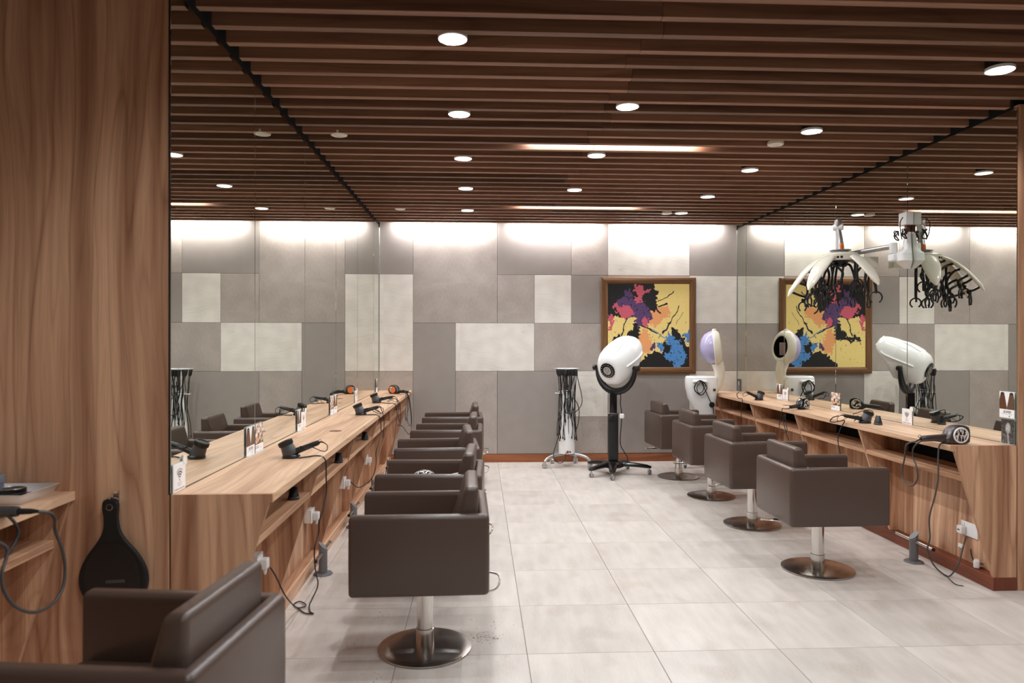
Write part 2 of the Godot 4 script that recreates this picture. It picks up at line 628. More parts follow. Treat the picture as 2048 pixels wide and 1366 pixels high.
func lamp_tube(called: String, label: String, x0: float, x1: float, y: float, d: float, energy: float, face_dir: Vector3, group: String):
	var mid := V((x0 + x1) / 2, y, d)
	var t := thing(called, label, "tube lamp", mid, 0, group)
	var w := x1 - x0
	obj("tube", lathed([[0.0, -w / 2], [0.008, -w / 2], [0.013, -w / 2 + 0.01], [0.013, w / 2 - 0.01], [0.008, w / 2], [0.0, w / 2]], 12, Transform3D(Basis(Vector3(0, 0, 1), PI / 2), Vector3.ZERO)), M.tube, t)
	obj("batten", cbox(Vector3(0, 0.035, 0.0), Vector3(w + 0.04, 0.03, 0.04), 0.003), M.white, t)
	for sx in [-1, 1]:
		obj("end_cap", cbox(Vector3(sx * (w / 2 + 0.012), 0.005, 0), Vector3(0.016, 0.04, 0.03), 0.003), M.white, t)
	var l := AreaLight3D.new()
	l.name = "glow"
	l.area_size = Vector2(w, 0.03)
	l.area_range = 12.0
	l.area_attenuation = 2.0
	l.light_color = Color(0.98, 0.985, 1.0)
	l.light_energy = energy
	l.shadow_enabled = true
	t.add_child(l)
	l.position = face_dir.normalized() * 0.018
	l.transform = l.transform.looking_at(l.position + face_dir, Vector3.RIGHT.cross(face_dir))

func tube_lamps():
	# wall-washing tubes hidden behind the last slat
	var cove := [[-0.98, 0.14], [0.40, 1.42], [1.72, 2.92]]
	var cw := ["left", "middle", "right"]
	for i in 3:
		lamp_tube("cove_tube_lamp", "white tube lamp hidden above the end wall, %s of three" % cw[i], cove[i][0], cove[i][1], 2.905, 8.455, 2.2, Vector3(0, -1, -0.4), "tube lamps washing the end wall")
	# tubes tucked above two gaps between slats
	lamp_tube("slot_tube_lamp", "tube lamp in the nearer bright slot between slats", 0.36, 1.58, 2.925, 5.03, 0.9, Vector3(0, -0.75, -1), "tube lamps in the ceiling slots")
	lamp_tube("slot_tube_lamp", "tube lamp in the farther bright slot between slats", 0.42, 1.64, 2.925, 7.325, 0.9, Vector3(0, -0.75, -1), "tube lamps in the ceiling slots")

# ------------------------------------------------------------------ room
func slab(called: String, x0, x1, y0, y1, d0, d1, m: Material, g := 1, parent: Node3D = null, b := 0.001) -> MeshInstance3D:
	var c := Vector3((x0 + x1) / 2.0, (y0 + y1) / 2.0, -(d0 + d1) / 2.0)
	var size := Vector3(absf(x1 - x0), absf(y1 - y0), absf(d1 - d0))
	if parent:
		return wpart(called, cbox(c, size, b, g), m, parent)
	var o := obj(called, cbox(Vector3.ZERO, size, b, g, Vector2(c.x + c.z, c.y)), m)
	o.position = c
	o.set_meta("kind", "structure")
	return o

func room():
	# floor: grouted slab with porcelain tiles
	var fl := base("floor")
	obj("grout_bed", cbox(Vector3(1.0, -0.054, -2.97), Vector3(6.0, 0.1, 11.18), 0.001), M.grout, fl)
	var cache := {}
	var gx := []
	var x := 0.2267 - 0.6 * 4
	while x < 4.0:
		gx.append([maxf(x, -2.0), minf(x + 0.6, 4.0)])
		x += 0.6
	var gz := []
	var z := 7.509 + 0.6 * 2
	while z > -2.6:
		gz.append([maxf(z - 0.6, -2.6), minf(z, ZB)])
		z -= 0.6
	for j in gz.size():
		for i in gx.size():
			var a: Array = gx[i]
			var b: Array = gz[j]
			var w: float = a[1] - a[0] - 0.003
			var h: float = b[1] - b[0] - 0.003
			if w < 0.02 or h < 0.02: continue
			var k := rng.randi() % 4
			var key := "%d %.3f %.3f" % [k, w, h]
			if not cache.has(key):
				cache[key] = mesh_of(cbox(Vector3(0, -0.004, 0), Vector3(w, 0.008, h), 0.0008, 2, Vector2(0.3, 0.3)))
			var o := obj("tile", cache[key], M.tile[k], fl)
			o.position = V((a[0] + a[1]) / 2, 0, (b[0] + b[1]) / 2)
			if rng.randf() < 0.5 and absf(w - h) < 0.001: o.rotation.y = PI
	# ceiling: dark slab and hanging timber slats, each of two boards
	var ce := base("ceiling", Vector3(0, HC, 0))
	wpart("slab", cbox(Vector3(1.0, 3.11, -2.97), Vector3(6.2, 0.1, 11.4), 0.002), M.black_paint, ce)
	var near := 2.985
	var first := -30
	for k in range(first, 31):
		var d := near + 0.1768 * k
		var x0 := XL + 0.022
		var x1 := XR - 0.024
		if d < 2.76: x0 = -1.93
		if d < 3.96: x1 = 3.93
		if d < -2.5: continue
		var cut := 0.78 + 0.05 * sin(k * 1.7)
		for e in [[x0, cut - 0.0006], [cut + 0.0006, x1]]:
			var w: float = e[1] - e[0]
			var st := cbox(Vector3.ZERO, Vector3(w, 0.115, 0.043), 0.0015, 0, Vector2(rng.randf(), rng.randf() * 3.0))
			var o := obj("slat", st, M.slat[[0, 1, 2, 0, 2, 3][rng.randi() % 6]], ce)
			o.position = Vector3((e[0] + e[1]) / 2, 0.0575, -(d + 0.0215))
	for d in [3.4, 4.9, 6.4, 7.9, 1.5, -0.5]:
		wpart("carrier_rail", cbox(V(1.0, 2.975, d), Vector3(4.2, 0.03, 0.03) if d > 4 else Vector3(4.2, 0.03, 0.03), 0.002), M.black_paint, ce)
	# end wall: backing and cladding panels
	var wb := base("wall_back", V(1.0, 0, ZB))
	wpart("backing", cbox(V(0.98, 1.53, ZB + 0.075), Vector3(4.8, 3.06, 0.12), 0.001), M.black_paint, wb)
	var L: Material = M.panel_light
	var T: Material = M.panel_taupe
	var D: Material = M.panel_dark
	var rows := [0.098, 0.545, 1.096, 1.674, 2.256, 3.02]
	var cols := [-1.186, -0.787, -0.28, 0.221, 0.669, 1.117, 1.563, 2.564, 3.15]
	for p in [[0, 1, 4, 5, D], [1, 3, 3, 5, T], [3, 5, 4, 5, D], [5, 6, 4, 5, T], [6, 7, 4, 5, L], [7, 8, 4, 5, D],
			[0, 1, 2, 4, L], [3, 4, 3, 4, T], [4, 5, 3, 4, L], [5, 6, 3, 4, D], [6, 7, 3, 4, T], [7, 8, 3, 4, L],
			[1, 2, 0, 3, D], [2, 4, 2, 3, L], [4, 6, 2, 3, T], [6, 7, 2, 3, D], [7, 8, 2, 3, T],
			[0, 1, 0, 2, T], [2, 3, 0, 2, T], [3, 5, 0, 2, D], [5, 6, 1, 2, L], [5, 6, 0, 1, T], [6, 7, 0, 2, D], [7, 8, 0, 2, L]]:
		var x0: float = cols[p[0]] + 0.0016
		var x1: float = cols[p[1]] - 0.0016
		var y0: float = rows[p[2]] + 0.0016
		var y1: float = rows[p[3]] - 0.0016
		wpart("panel", cbox(V((x0 + x1) / 2, (y0 + y1) / 2, ZB + 0.006), Vector3(x1 - x0, y1 - y0, 0.012), 0.0012, 1, Vector2(rng.randf(), rng.randf())), p[4], wb)
	slab("baseboard_back", -1.05, 3.02, 0.0, 0.094, ZB - 0.012, ZB + 0.01, M.baseboard, 0)
	# side walls with mirror panes
	mirror_wall("wall_left", XL, -1.0, [2.802, 3.836, 4.923, 5.979, 7.03, 8.09, ZB - 0.006], TOPL)
	mirror_wall("wall_right", XR, 1.0, [4.022, 5.09, 6.138, 7.197, 8.25, ZB - 0.006], TOPR)
	slab("trim_1", XL, XL + 0.006, TOPL, HC - 0.03, ZB - 0.006, ZB, M.mirror_edge)
	slab("trim_2", XR - 0.006, XR, TOPR, HC - 0.03, ZB - 0.006, ZB, M.mirror_edge)
	# veneered wall ends that face the camera
	slab("wall_left_end", -2.0, XL - 0.007, 0.0, 3.06, 2.80, 2.84, M.veneer)
	slab("trim_3", XL - 0.007, XL, TOPL + 0.001, HC + 0.2, 2.7985, 2.802, M.black_paint)
	slab("wall_right_end", XR + 0.007, 4.0, 0.0, HC + 0.012, 4.02, 4.06, M.veneer)
	# nearer bays and the wall behind the camera
	slab("wall_left_near", -2.08, -1.96, 0.0, 3.06, -2.6, 2.86, M.plain_wall)
	slab("wall_right_near", 3.96, 4.08, 0.0, 3.06, -2.6, 4.06, M.plain_wall)
	slab("wall_front", -2.08, 4.08, 0.0, 3.06, -2.72, -2.6, M.plain_wall)

func mirror_wall(called: String, xw: float, s: float, cuts: Array, y0: float):
	var d0: float = cuts[0]
	var w := base(called, V(xw, 0, (d0 + ZB) / 2))
	wpart("backing", cbox(V(xw + s * 0.072, 1.53, (d0 + 0.04 + ZB + 0.1) / 2), Vector3(0.13, 3.06, ZB + 0.1 - d0 - 0.04), 0.001), M.black_paint, w)
	for i in cuts.size() - 1:
		var a: float = cuts[i] + 0.002
		var b: float = cuts[i + 1] - 0.002
		wpart("mirror_pane", cbox(V(xw + s * 0.003, (y0 + HC - 0.004) / 2, (a + b) / 2), Vector3(0.006, HC - 0.004 - y0, b - a), 0.003), M.mirror, w)

# ------------------------------------------------------------------ counters
# xw mirror plane, s direction into the room, d0..d1 depth range
func counter(side: String, xw: float, s: float, d0: float, d1: float, ytop: float, cuts: Array, where: String):
	var mid := V(xw + s * 0.2, 0, (d0 + d1) / 2)
	var dm := (d0 + d1) / 2
	var t := thing("worktop", "long pale timber worktop " + where, "worktop", Vector3(mid.x, ytop, mid.z))
	var lead := 0.0212 if side != "near" else 0.0
	wpart("board", cbox(V(xw + s * 0.195, ytop - 0.017, dm + lead / 2), Vector3(0.386, 0.034, d1 - d0 - lead), 0.0012, 2, Vector2(xw, 0)), M.top, t)
	var b := thing("counter_base", "timber counter base with slanted dividers and open shelf " + where, "cabinet", mid)
	var yb := ytop - 0.0345
	for i in cuts.size():
		var poly := PackedVector2Array()
		var capped: bool = i == 0 and side != "near"
		for p in [[0.002, 0.078], [0.138, 0.078], [0.376, yb], [0.388, yb], [0.388, ytop], [0.002, ytop]] if capped else [[0.002, 0.078], [0.138, 0.078], [0.376, yb], [0.002, yb]]:
			poly.append(Vector2(xw + s * p[0], p[1]))
		var d: float = cuts[i]
		wpart("end_panel" if i == 0 and side != "near" else "divider", prismed(poly, -d - 0.020, -d, Transform3D.IDENTITY, 1, Vector2(i * 0.31, i * 0.7)), M.veneer, b)
		if i == cuts.size() - 1: break
		var e: float = cuts[i + 1]
		var sd := (d + 0.02 + e) / 2
		var sw := e - d - 0.021
		wpart("shelf", cbox(V(xw + s * 0.191, ytop - 0.196, sd), Vector3(0.262, 0.030, sw), 0.0012, 2, Vector2(i * 0.2, i * 0.4)), M.veneer, b)
		wpart("back_panel", cbox(V(xw + s * 0.071, (0.078 + ytop - 0.20) / 2, sd), Vector3(0.018, ytop - 0.28, sw), 0.001, 1, Vector2(i * 0.27, 0.3)), M.veneer, b)
	wpart("plinth", cbox(V(xw + s * 0.072, 0.0388, dm), Vector3(0.141, 0.0775, d1 - d0), 0.0015, 2), M.plinth if side == "right" else M.veneer, b)

func counters():
	counter("left", XL, 1.0, 2.80, ZB - 0.002, TOPL, [2.801, 3.70, 4.755, 5.827, 6.939, 8.0, ZB - 0.024], "along the left mirror")
	counter("right", XR, -1.0, 4.02, ZB - 0.002, TOPR, [4.021, 5.068, 6.118, 7.149, 8.2, ZB - 0.024], "along the right mirror")
	counter("near", -1.935, 1.0, 0.35, 2.799, 0.886, [0.36, 1.42, 2.778], "under the white tray at left")

# ------------------------------------------------------------------ chairs (facing -x)
# arms and back in one upholstered U, edges rounded
func arm_shell() -> SurfaceTool:
	var xf := -0.318
	var xb := 0.298
	var xi := 0.250
	var zo := 0.274
	var zi := 0.220
	var plan := func(e: float) -> PackedVector2Array:
		var out := PackedVector2Array()
		for c in [[xf, -zo, PI, 1.5 * PI, 0.016], [xb, -zo, 1.5 * PI, TAU, 0.024], [xb, zo, 0.0, PI / 2, 0.024], [xf, zo, PI / 2, PI, 0.016]]:
			var x: float = c[0] + (e if c[0] < 0 else -e)
			var z: float = c[1] + (e if c[1] < 0 else -e)
			var r: float = maxf(c[4] - e * 0.5, 0.006)
			var o := Vector2(x + (r if c[0] < 0 else -r), z + (r if c[1] < 0 else -r))
			for k in 5:
				var a := lerpf(c[2], c[3], k / 4.0)
				out.append(o + Vector2(cos(a), sin(a)) * r)
		var r2 := 0.010
		for k in 5:
			var a := lerpf(PI, 1.5 * PI, k / 4.0)
			out.append(Vector2(xf + e + r2 + cos(a) * r2, zi + e + r2 + sin(a) * r2))
		out.append(Vector2(xi + e, zi + e))
		out.append(Vector2(xi + e, -zi - e))
		for k in 5:
			var a := lerpf(PI / 2, PI, k / 4.0)
			out.append(Vector2(xf + e + r2 + cos(a) * r2, -zi - e - r2 + sin(a) * r2))
		return out
	var rings := []
	for p in [[0.340, 0.015], [0.342, 0.008], [0.347, 0.003], [0.356, 0.0], [0.500, -0.001], [0.674, 0.0], [0.685, 0.0025], [0.692, 0.007], [0.6955, 0.013], [0.6965, 0.018]]:
		var ring := PackedVector3Array()
		for q in plan.call(p[1]): ring.append(Vector3(q.x, p[0], q.y))
		rings.append(ring)
	var st := S()
	loft(st, rings, false, 50.0)
	for e in [0, rings.size() - 1]:
		var poly: PackedVector2Array = plan.call(0.015 if e == 0 else 0.018)
		var idx := Geometry2D.triangulate_polygon(poly)
		st.set_smooth_group(0 if e else 0xFFFFFFFF)
		for k in range(0, idx.size(), 3):
			var q := [rings[e][idx[k]], rings[e][idx[k + 1]], rings[e][idx[k + 2]]]
			var n: Vector3 = (q[1] - q[0]).cross(q[2] - q[0])
			if (n.y > 0) == (e > 0): q.reverse()
			for p in q: vert(st, p, Vector2(p.x, p.z))
	st.set_smooth_group(0xFFFFFFFF)
	return st

func make_chair(label: String) -> Node3D:
	var t := thing("salon_chair", label, "chair", Vector3.ZERO, 0, "brown leather salon chairs")
	obj("arm_and_back_shell", arm_shell(), M.leather, t)
	obj("seat", rbox(Vector3(-0.035, 0.425, 0), Vector3(0.56, 0.15, 0.436), 0.03, 3, func(p: Vector3):
		var q := p
		if p.y > 0.45: q.y += 0.012 * (1.0 - pow(absf(p.z) / 0.22, 2.0))
		return q), M.leather, t)
	obj("backrest_cushion", rbox(Vector3(0.20, 0.66, 0), Vector3(0.09, 0.30, 0.434), 0.024, 4, func(p: Vector3):
		var q := p
		var k := clampf((p.y - 0.51) / 0.30, 0.0, 1.0)
		q.x = 0.246 - (0.246 - p.x) * lerpf(1.6, 0.66, k) + 0.006 * k
		return q), M.leather, t)
	obj("seat_plate", cbox(Vector3(0.0, 0.338, 0), Vector3(0.26, 0.02, 0.24), 0.004), M.black, t)
	obj("column", lathed([[0.039, 0.018], [0.039, 0.332], [0.034, 0.334], [0.0, 0.334]], 28), M.chrome, t)
	obj("sleeve", lathed([[0.0425, 0.016], [0.0425, 0.10], [0.0395, 0.102]], 28), M.chrome, t)
	obj("base_plate", lathed([[0.0, 0.0], [0.218, 0.0], [0.2225, 0.004], [0.2215, 0.010], [0.205, 0.0145], [0.05, 0.019], [0.0, 0.019]], 48), M.brushed, t)
	var pts := [Vector3(-0.03, 0.318, 0.055), Vector3(0.12, 0.308, 0.085), Vector3(0.25, 0.296, 0.10), Vector3(0.33, 0.300, 0.08), Vector3(0.355, 0.322, 0.02), Vector3(0.34, 0.332, -0.05), Vector3(0.24, 0.334, -0.08), Vector3(0.08, 0.332, -0.07)]
	var p := obj("pump_lever", tubed(pts, 0.005, 7, 5), M.chrome, t)
	obj("grip", tubed([Vector3(0.12, 0.308, 0.085), Vector3(0.19, 0.302, 0.093), Vector3(0.25, 0.296, 0.10)], 0.0062, 7, 4), M.rubber, p)
	obj("lever_bracket", rbox(Vector3(-0.045, 0.316, 0.045), Vector3(0.04, 0.045, 0.03), 0.008, 2), M.black, t)
	return t

func chairs():
	var c0 := make_chair("brown leather salon chair in the left foreground, cut by the frame's bottom edge")
	c0.position = V(-0.905, 0.012, 1.935)
	c0.rotation.y = deg_to_rad(-7.0)
	var rows := [
		[-0.255, 0.022, 3.395, 1.0, "brown leather salon chair nearest in the left row, side towards the camera"],
		[-0.27, 0.0, 4.345, -2.0, "second chair of the left row, with a patterned hair dryer on its seat"],
		[-0.30, 0.0, 5.35, 3.5, "third chair of the left row, between the chairs ahead and behind"],
		[-0.265, 0.0, 6.36, -1.0, "fourth chair of the left row"],
		[-0.255, 0.0, 7.40, 1.0, "fifth and farthest chair of the left row, nearest the end wall"]]
	for r in rows:
		copy(c0, "salon_chair", V(r[0], 0, r[2]), deg_to_rad(r[3]), r[4])
	for r in [[2.172, 4.455, 0.0, "nearest chair of the right row, back corner towards the camera"], [2.178, 5.56, 3.0, "second chair of the right row"],
			[2.187, 6.585, 2.0, "third chair of the right row"], [2.145, 7.535, 4.0, "farthest chair of the right row, by the white steamer"]]:
		copy(c0, "salon_chair", V(r[0], 0, r[1]), PI + deg_to_rad(r[2]), r[3])

# ------------------------------------------------------------------ painting on the end wall
func paint_tex() -> ImageTexture:
	var n := noise(77, FastNoiseLite.TYPE_SIMPLEX_SMOOTH, 4)
	var f := noise(78, FastNoiseLite.TYPE_SIMPLEX_SMOOTH, 3)
	var yellow := rgb8(255, 226, 140)
	var ink := rgb8(22, 20, 20)
	var pink := rgb8(222, 98, 118)
	var purple := rgb8(98, 66, 116)
	var orange := rgb8(252, 174, 112)
	var blue := rgb8(84, 146, 208)
	var poly := func(a: Array) -> PackedVector2Array:
		var o := PackedVector2Array()
		for k in range(0, a.size(), 2): o.append(Vector2(a[k], a[k + 1]))
		return o
	var black1: PackedVector2Array = poly.call([-0.1, -0.1, 0.55, -0.1, 0.56, 0.06, 0.61, 0.11, 0.60, 0.19, 0.625, 0.25, 0.57, 0.31, 0.5, 0.33, 0.42, 0.40, 0.30, 0.40, 0.22, 0.385, 0.12, 0.385, 0.05, 0.41, -0.1, 0.41])
	var black2: PackedVector2Array = poly.call([0.29, 0.47, 0.38, 0.485, 0.40, 0.66, 0.2, 0.68, 0.06, 0.70, 0.06, 0.65, 0.22, 0.62, 0.28, 0.57])
	var black3: PackedVector2Array = poly.call([0.30, 1.1, 0.38, 0.92, 0.46, 0.87, 0.58, 0.82, 0.66, 0.81, 0.62, 0.73, 0.72, 0.66, 0.78, 0.60, 0.80, 0.53, 0.86, 0.55, 0.90, 0.66, 0.97, 0.74, 1.1, 0.74, 1.1, 1.1])
	var blue1: PackedVector2Array = poly.call([0.72, 0.58, 0.78, 0.62, 0.83, 0.66, 0.88, 0.67, 0.93, 0.78, 0.96, 0.88, 0.90, 0.97, 0.90, 1.1, 0.78, 1.1, 0.80, 0.92, 0.70, 0.89, 0.66, 0.83, 0.76, 0.83, 0.80, 0.76, 0.69, 0.70, 0.72, 0.65])
	var blue2: PackedVector2Array = poly.call([0.92, 0.62, 0.99, 0.55, 1.1, 0.55, 1.1, 0.68, 0.95, 0.70])
	var blue3: PackedVector2Array = poly.call([0.61, 0.73, 0.66, 0.71, 0.67, 0.77, 0.62, 0.79])
	var disc := func(p: Vector2, x: float, y: float, rx: float, ry: float, tilt := 0.0) -> bool:
		var q := (p - Vector2(x, y)).rotated(-tilt)
		return (q.x / rx) * (q.x / rx) + (q.y / ry) * (q.y / ry) < 1.0
	var bar := func(p: Vector2, a: Vector2, b: Vector2, r: float) -> bool:
		return Geometry2D.get_closest_point_to_segment(p, a, b).distance_to(p) < r
	return image_tex(480, 480, func(x, y):
		var p := Vector2(x / 480.0, y / 480.0)
		var w := Vector2(n.get_noise_2d(p.x * 7.0, p.y * 7.0), n.get_noise_2d(p.x * 7.0 + 60.0, p.y * 7.0)) * 0.05
		var q := p + w + Vector2(f.get_noise_2d(p.x * 22.0 + 9.0, p.y * 22.0), f.get_noise_2d(p.x * 22.0, p.y * 22.0 + 30.0)) * 0.028
		var g := f.get_noise_2d(p.x * 26.0, p.y * 26.0)
		var c := yellow
		if disc.call(q, 0.62, 0.37, 0.15, 0.085, -0.5) or disc.call(q, 0.56, 0.44, 0.07, 0.07) or disc.call(q, 0.46, 0.70, 0.075, 0.15) or disc.call(q, 0.72, 0.36, 0.05, 0.03): c = orange
		if Geometry2D.is_point_in_polygon(q, black1) or Geometry2D.is_point_in_polygon(q, black2): c = ink
		if disc.call(q, 0.03, 0.43, 0.055, 0.05) or disc.call(q, 0.03, 0.49, 0.025, 0.045): c = pink
		if bar.call(q, Vector2(0.27, 0.27), Vector2(0.46, 0.40), 0.085) or disc.call(q, 0.26, 0.12, 0.055, 0.05) or disc.call(q, 0.19, 0.22, 0.085, 0.05) or disc.call(q, 0.40, 0.45, 0.075, 0.06) or disc.call(q, 0.44, 0.30, 0.06, 0.07): c = purple
		if disc.call(q, 0.22, 0.33, 0.09, 0.07) or disc.call(q, 0.12, 0.29, 0.035, 0.05) or bar.call(q, Vector2(0.36, 0.04), Vector2(0.42, 0.12), 0.03) or bar.call(q, Vector2(0.50, 0.08), Vector2(0.34, 0.18), 0.025) or disc.call(q, 0.39, 0.205, 0.045, 0.035) or disc.call(q, 0.46, 0.45, 0.04, 0.055): c = pink
		if Geometry2D.is_point_in_polygon(q, black3): c = ink
		if Geometry2D.is_point_in_polygon(q, blue1) or Geometry2D.is_point_in_polygon(q, blue2) or Geometry2D.is_point_in_polygon(q, blue3): c = blue if g < 0.46 else ink
		if disc.call(q, 0.56, 0.76, 0.035, 0.045): c = purple
		if c == purple and g > 0.42: c = ink
		if c == ink and p.y > 0.7 and g > 0.62: c = yellow
		var s := p + w * 0.35
		for b in [[0.87, 0.26, 0.85, 0.32, 0.006], [0.85, 0.32, 0.76, 0.46, 0.005], [0.76, 0.46, 0.68, 0.59, 0.009], [0.80, 0.09, 0.73, 0.16, 0.006], [0.73, 0.16, 0.62, 0.21, 0.004], [0.24, 0.40, 0.20, 0.50, 0.007], [0.20, 0.50, 0.17, 0.62, 0.006], [0.42, 0.51, 0.52, 0.54, 0.009], [0.52, 0.54, 0.60, 0.59, 0.011], [0.62, 0.27, 0.72, 0.24, 0.008], [0.60, 0.30, 0.64, 0.35, 0.008], [0.93, 0.33, 0.83, 0.48, 0.002], [0.62, 0.65, 0.66, 0.60, 0.004], [0.27, 0.63, 0.31, 0.55, 0.004]]:
			if bar.call(s, Vector2(b[0], b[1]), Vector2(b[2], b[3]), b[4]): c = ink
		if bar.call(s, Vector2(0.55, 0.55), Vector2(0.70, 0.645), 0.007): c = rgb8(134, 160, 178)
		if c == yellow and g > 0.60: c = ink if p.y > 0.45 else orange
		return c * (0.97 + 0.05 * f.get_noise_2d(p.x * 90.0, p.y * 90.0)))

func painting():
	var x0 := 1.478
	var x1 := 2.635
	var y0 := 1.063
	var y1 := 2.233
	var t := thing("framed_painting", "abstract splashed painting in yellow, black, purple and blue, brown wooden frame", "painting", V((x0 + x1) / 2, y0, ZB))
	var w := x1 - x0
	var h := y1 - y0
	var fw := 0.080
	# mitred frame rails with a sloped face
	var corners := [Vector2(-w / 2, 0), Vector2(w / 2, 0), Vector2(w / 2, h), Vector2(-w / 2, h)]
	for k in 4:
		var a: Vector2 = corners[k]
		var b: Vector2 = corners[(k + 1) % 4]
		var dir := (b - a).normalized()
		var nin := Vector2(-dir.y, dir.x)
		var rings := []
		for e in [[a, 1.0], [b, -1.0]]:
			var ring := PackedVector3Array()
			for pr in [[0.0, 0.004], [0.0, 0.030], [0.006, 0.036], [fw - 0.012, 0.030], [fw, 0.024], [fw, 0.004]]:
				var pt: Vector2 = e[0] + nin * pr[0] + dir * (e[1] * pr[0])
				ring.append(Vector3(pt.x, pt.y, pr[1]))
			rings.append(ring)
		var st := S()
		loft(st, rings, true, 20.0)
		obj("frame_rail", st, M.frame, t)
	var m := mat("painted_canvas", Color.WHITE, 0.55, 0, paint_tex())
	var cv := obj("canvas", sheet(w - 2 * fw + 0.004, h - 2 * fw + 0.004, fw - 0.002, 0.022), m, t)
	obj("stretcher", cbox(Vector3(0, h / 2, 0.012), Vector3(w - 2 * fw + 0.02, h - 2 * fw + 0.02, 0.016), 0.001), M.cream, t)

# ------------------------------------------------------------------ casters shared by the trolleys
func caster(parent: Node3D, at: Vector3, r: float, m: Material, wheel: Material):
	var st := S()
	for sx in [-1, 1]:
		cb(st, Vector3(sx * r * 0.75, r * 1.15, 0), Vector3(r * 0.14, r * 1.5, r * 0.9), 0.001)
	cb(st, Vector3(0, r * 2.0, 0), Vector3(r * 1.64, r * 0.3, r * 0.9), 0.001)
	lathe(st, [[r * 0.3, r * 2.1], [r * 0.3, r * 2.9]], 10)
	var o := obj("caster", st, m, parent)
	o.position = at
	o.rotation.y = at.x * 17.0
	obj("wheel", lathed([[0.0, -r * 0.6], [r * 0.8, -r * 0.6], [r, -r * 0.35], [r, r * 0.35], [r * 0.8, r * 0.6], [0.0, r * 0.6]], 18, Transform3D(Basis(Vector3(0, 0, 1), PI / 2), Vector3(0, r, 0))), wheel, o)

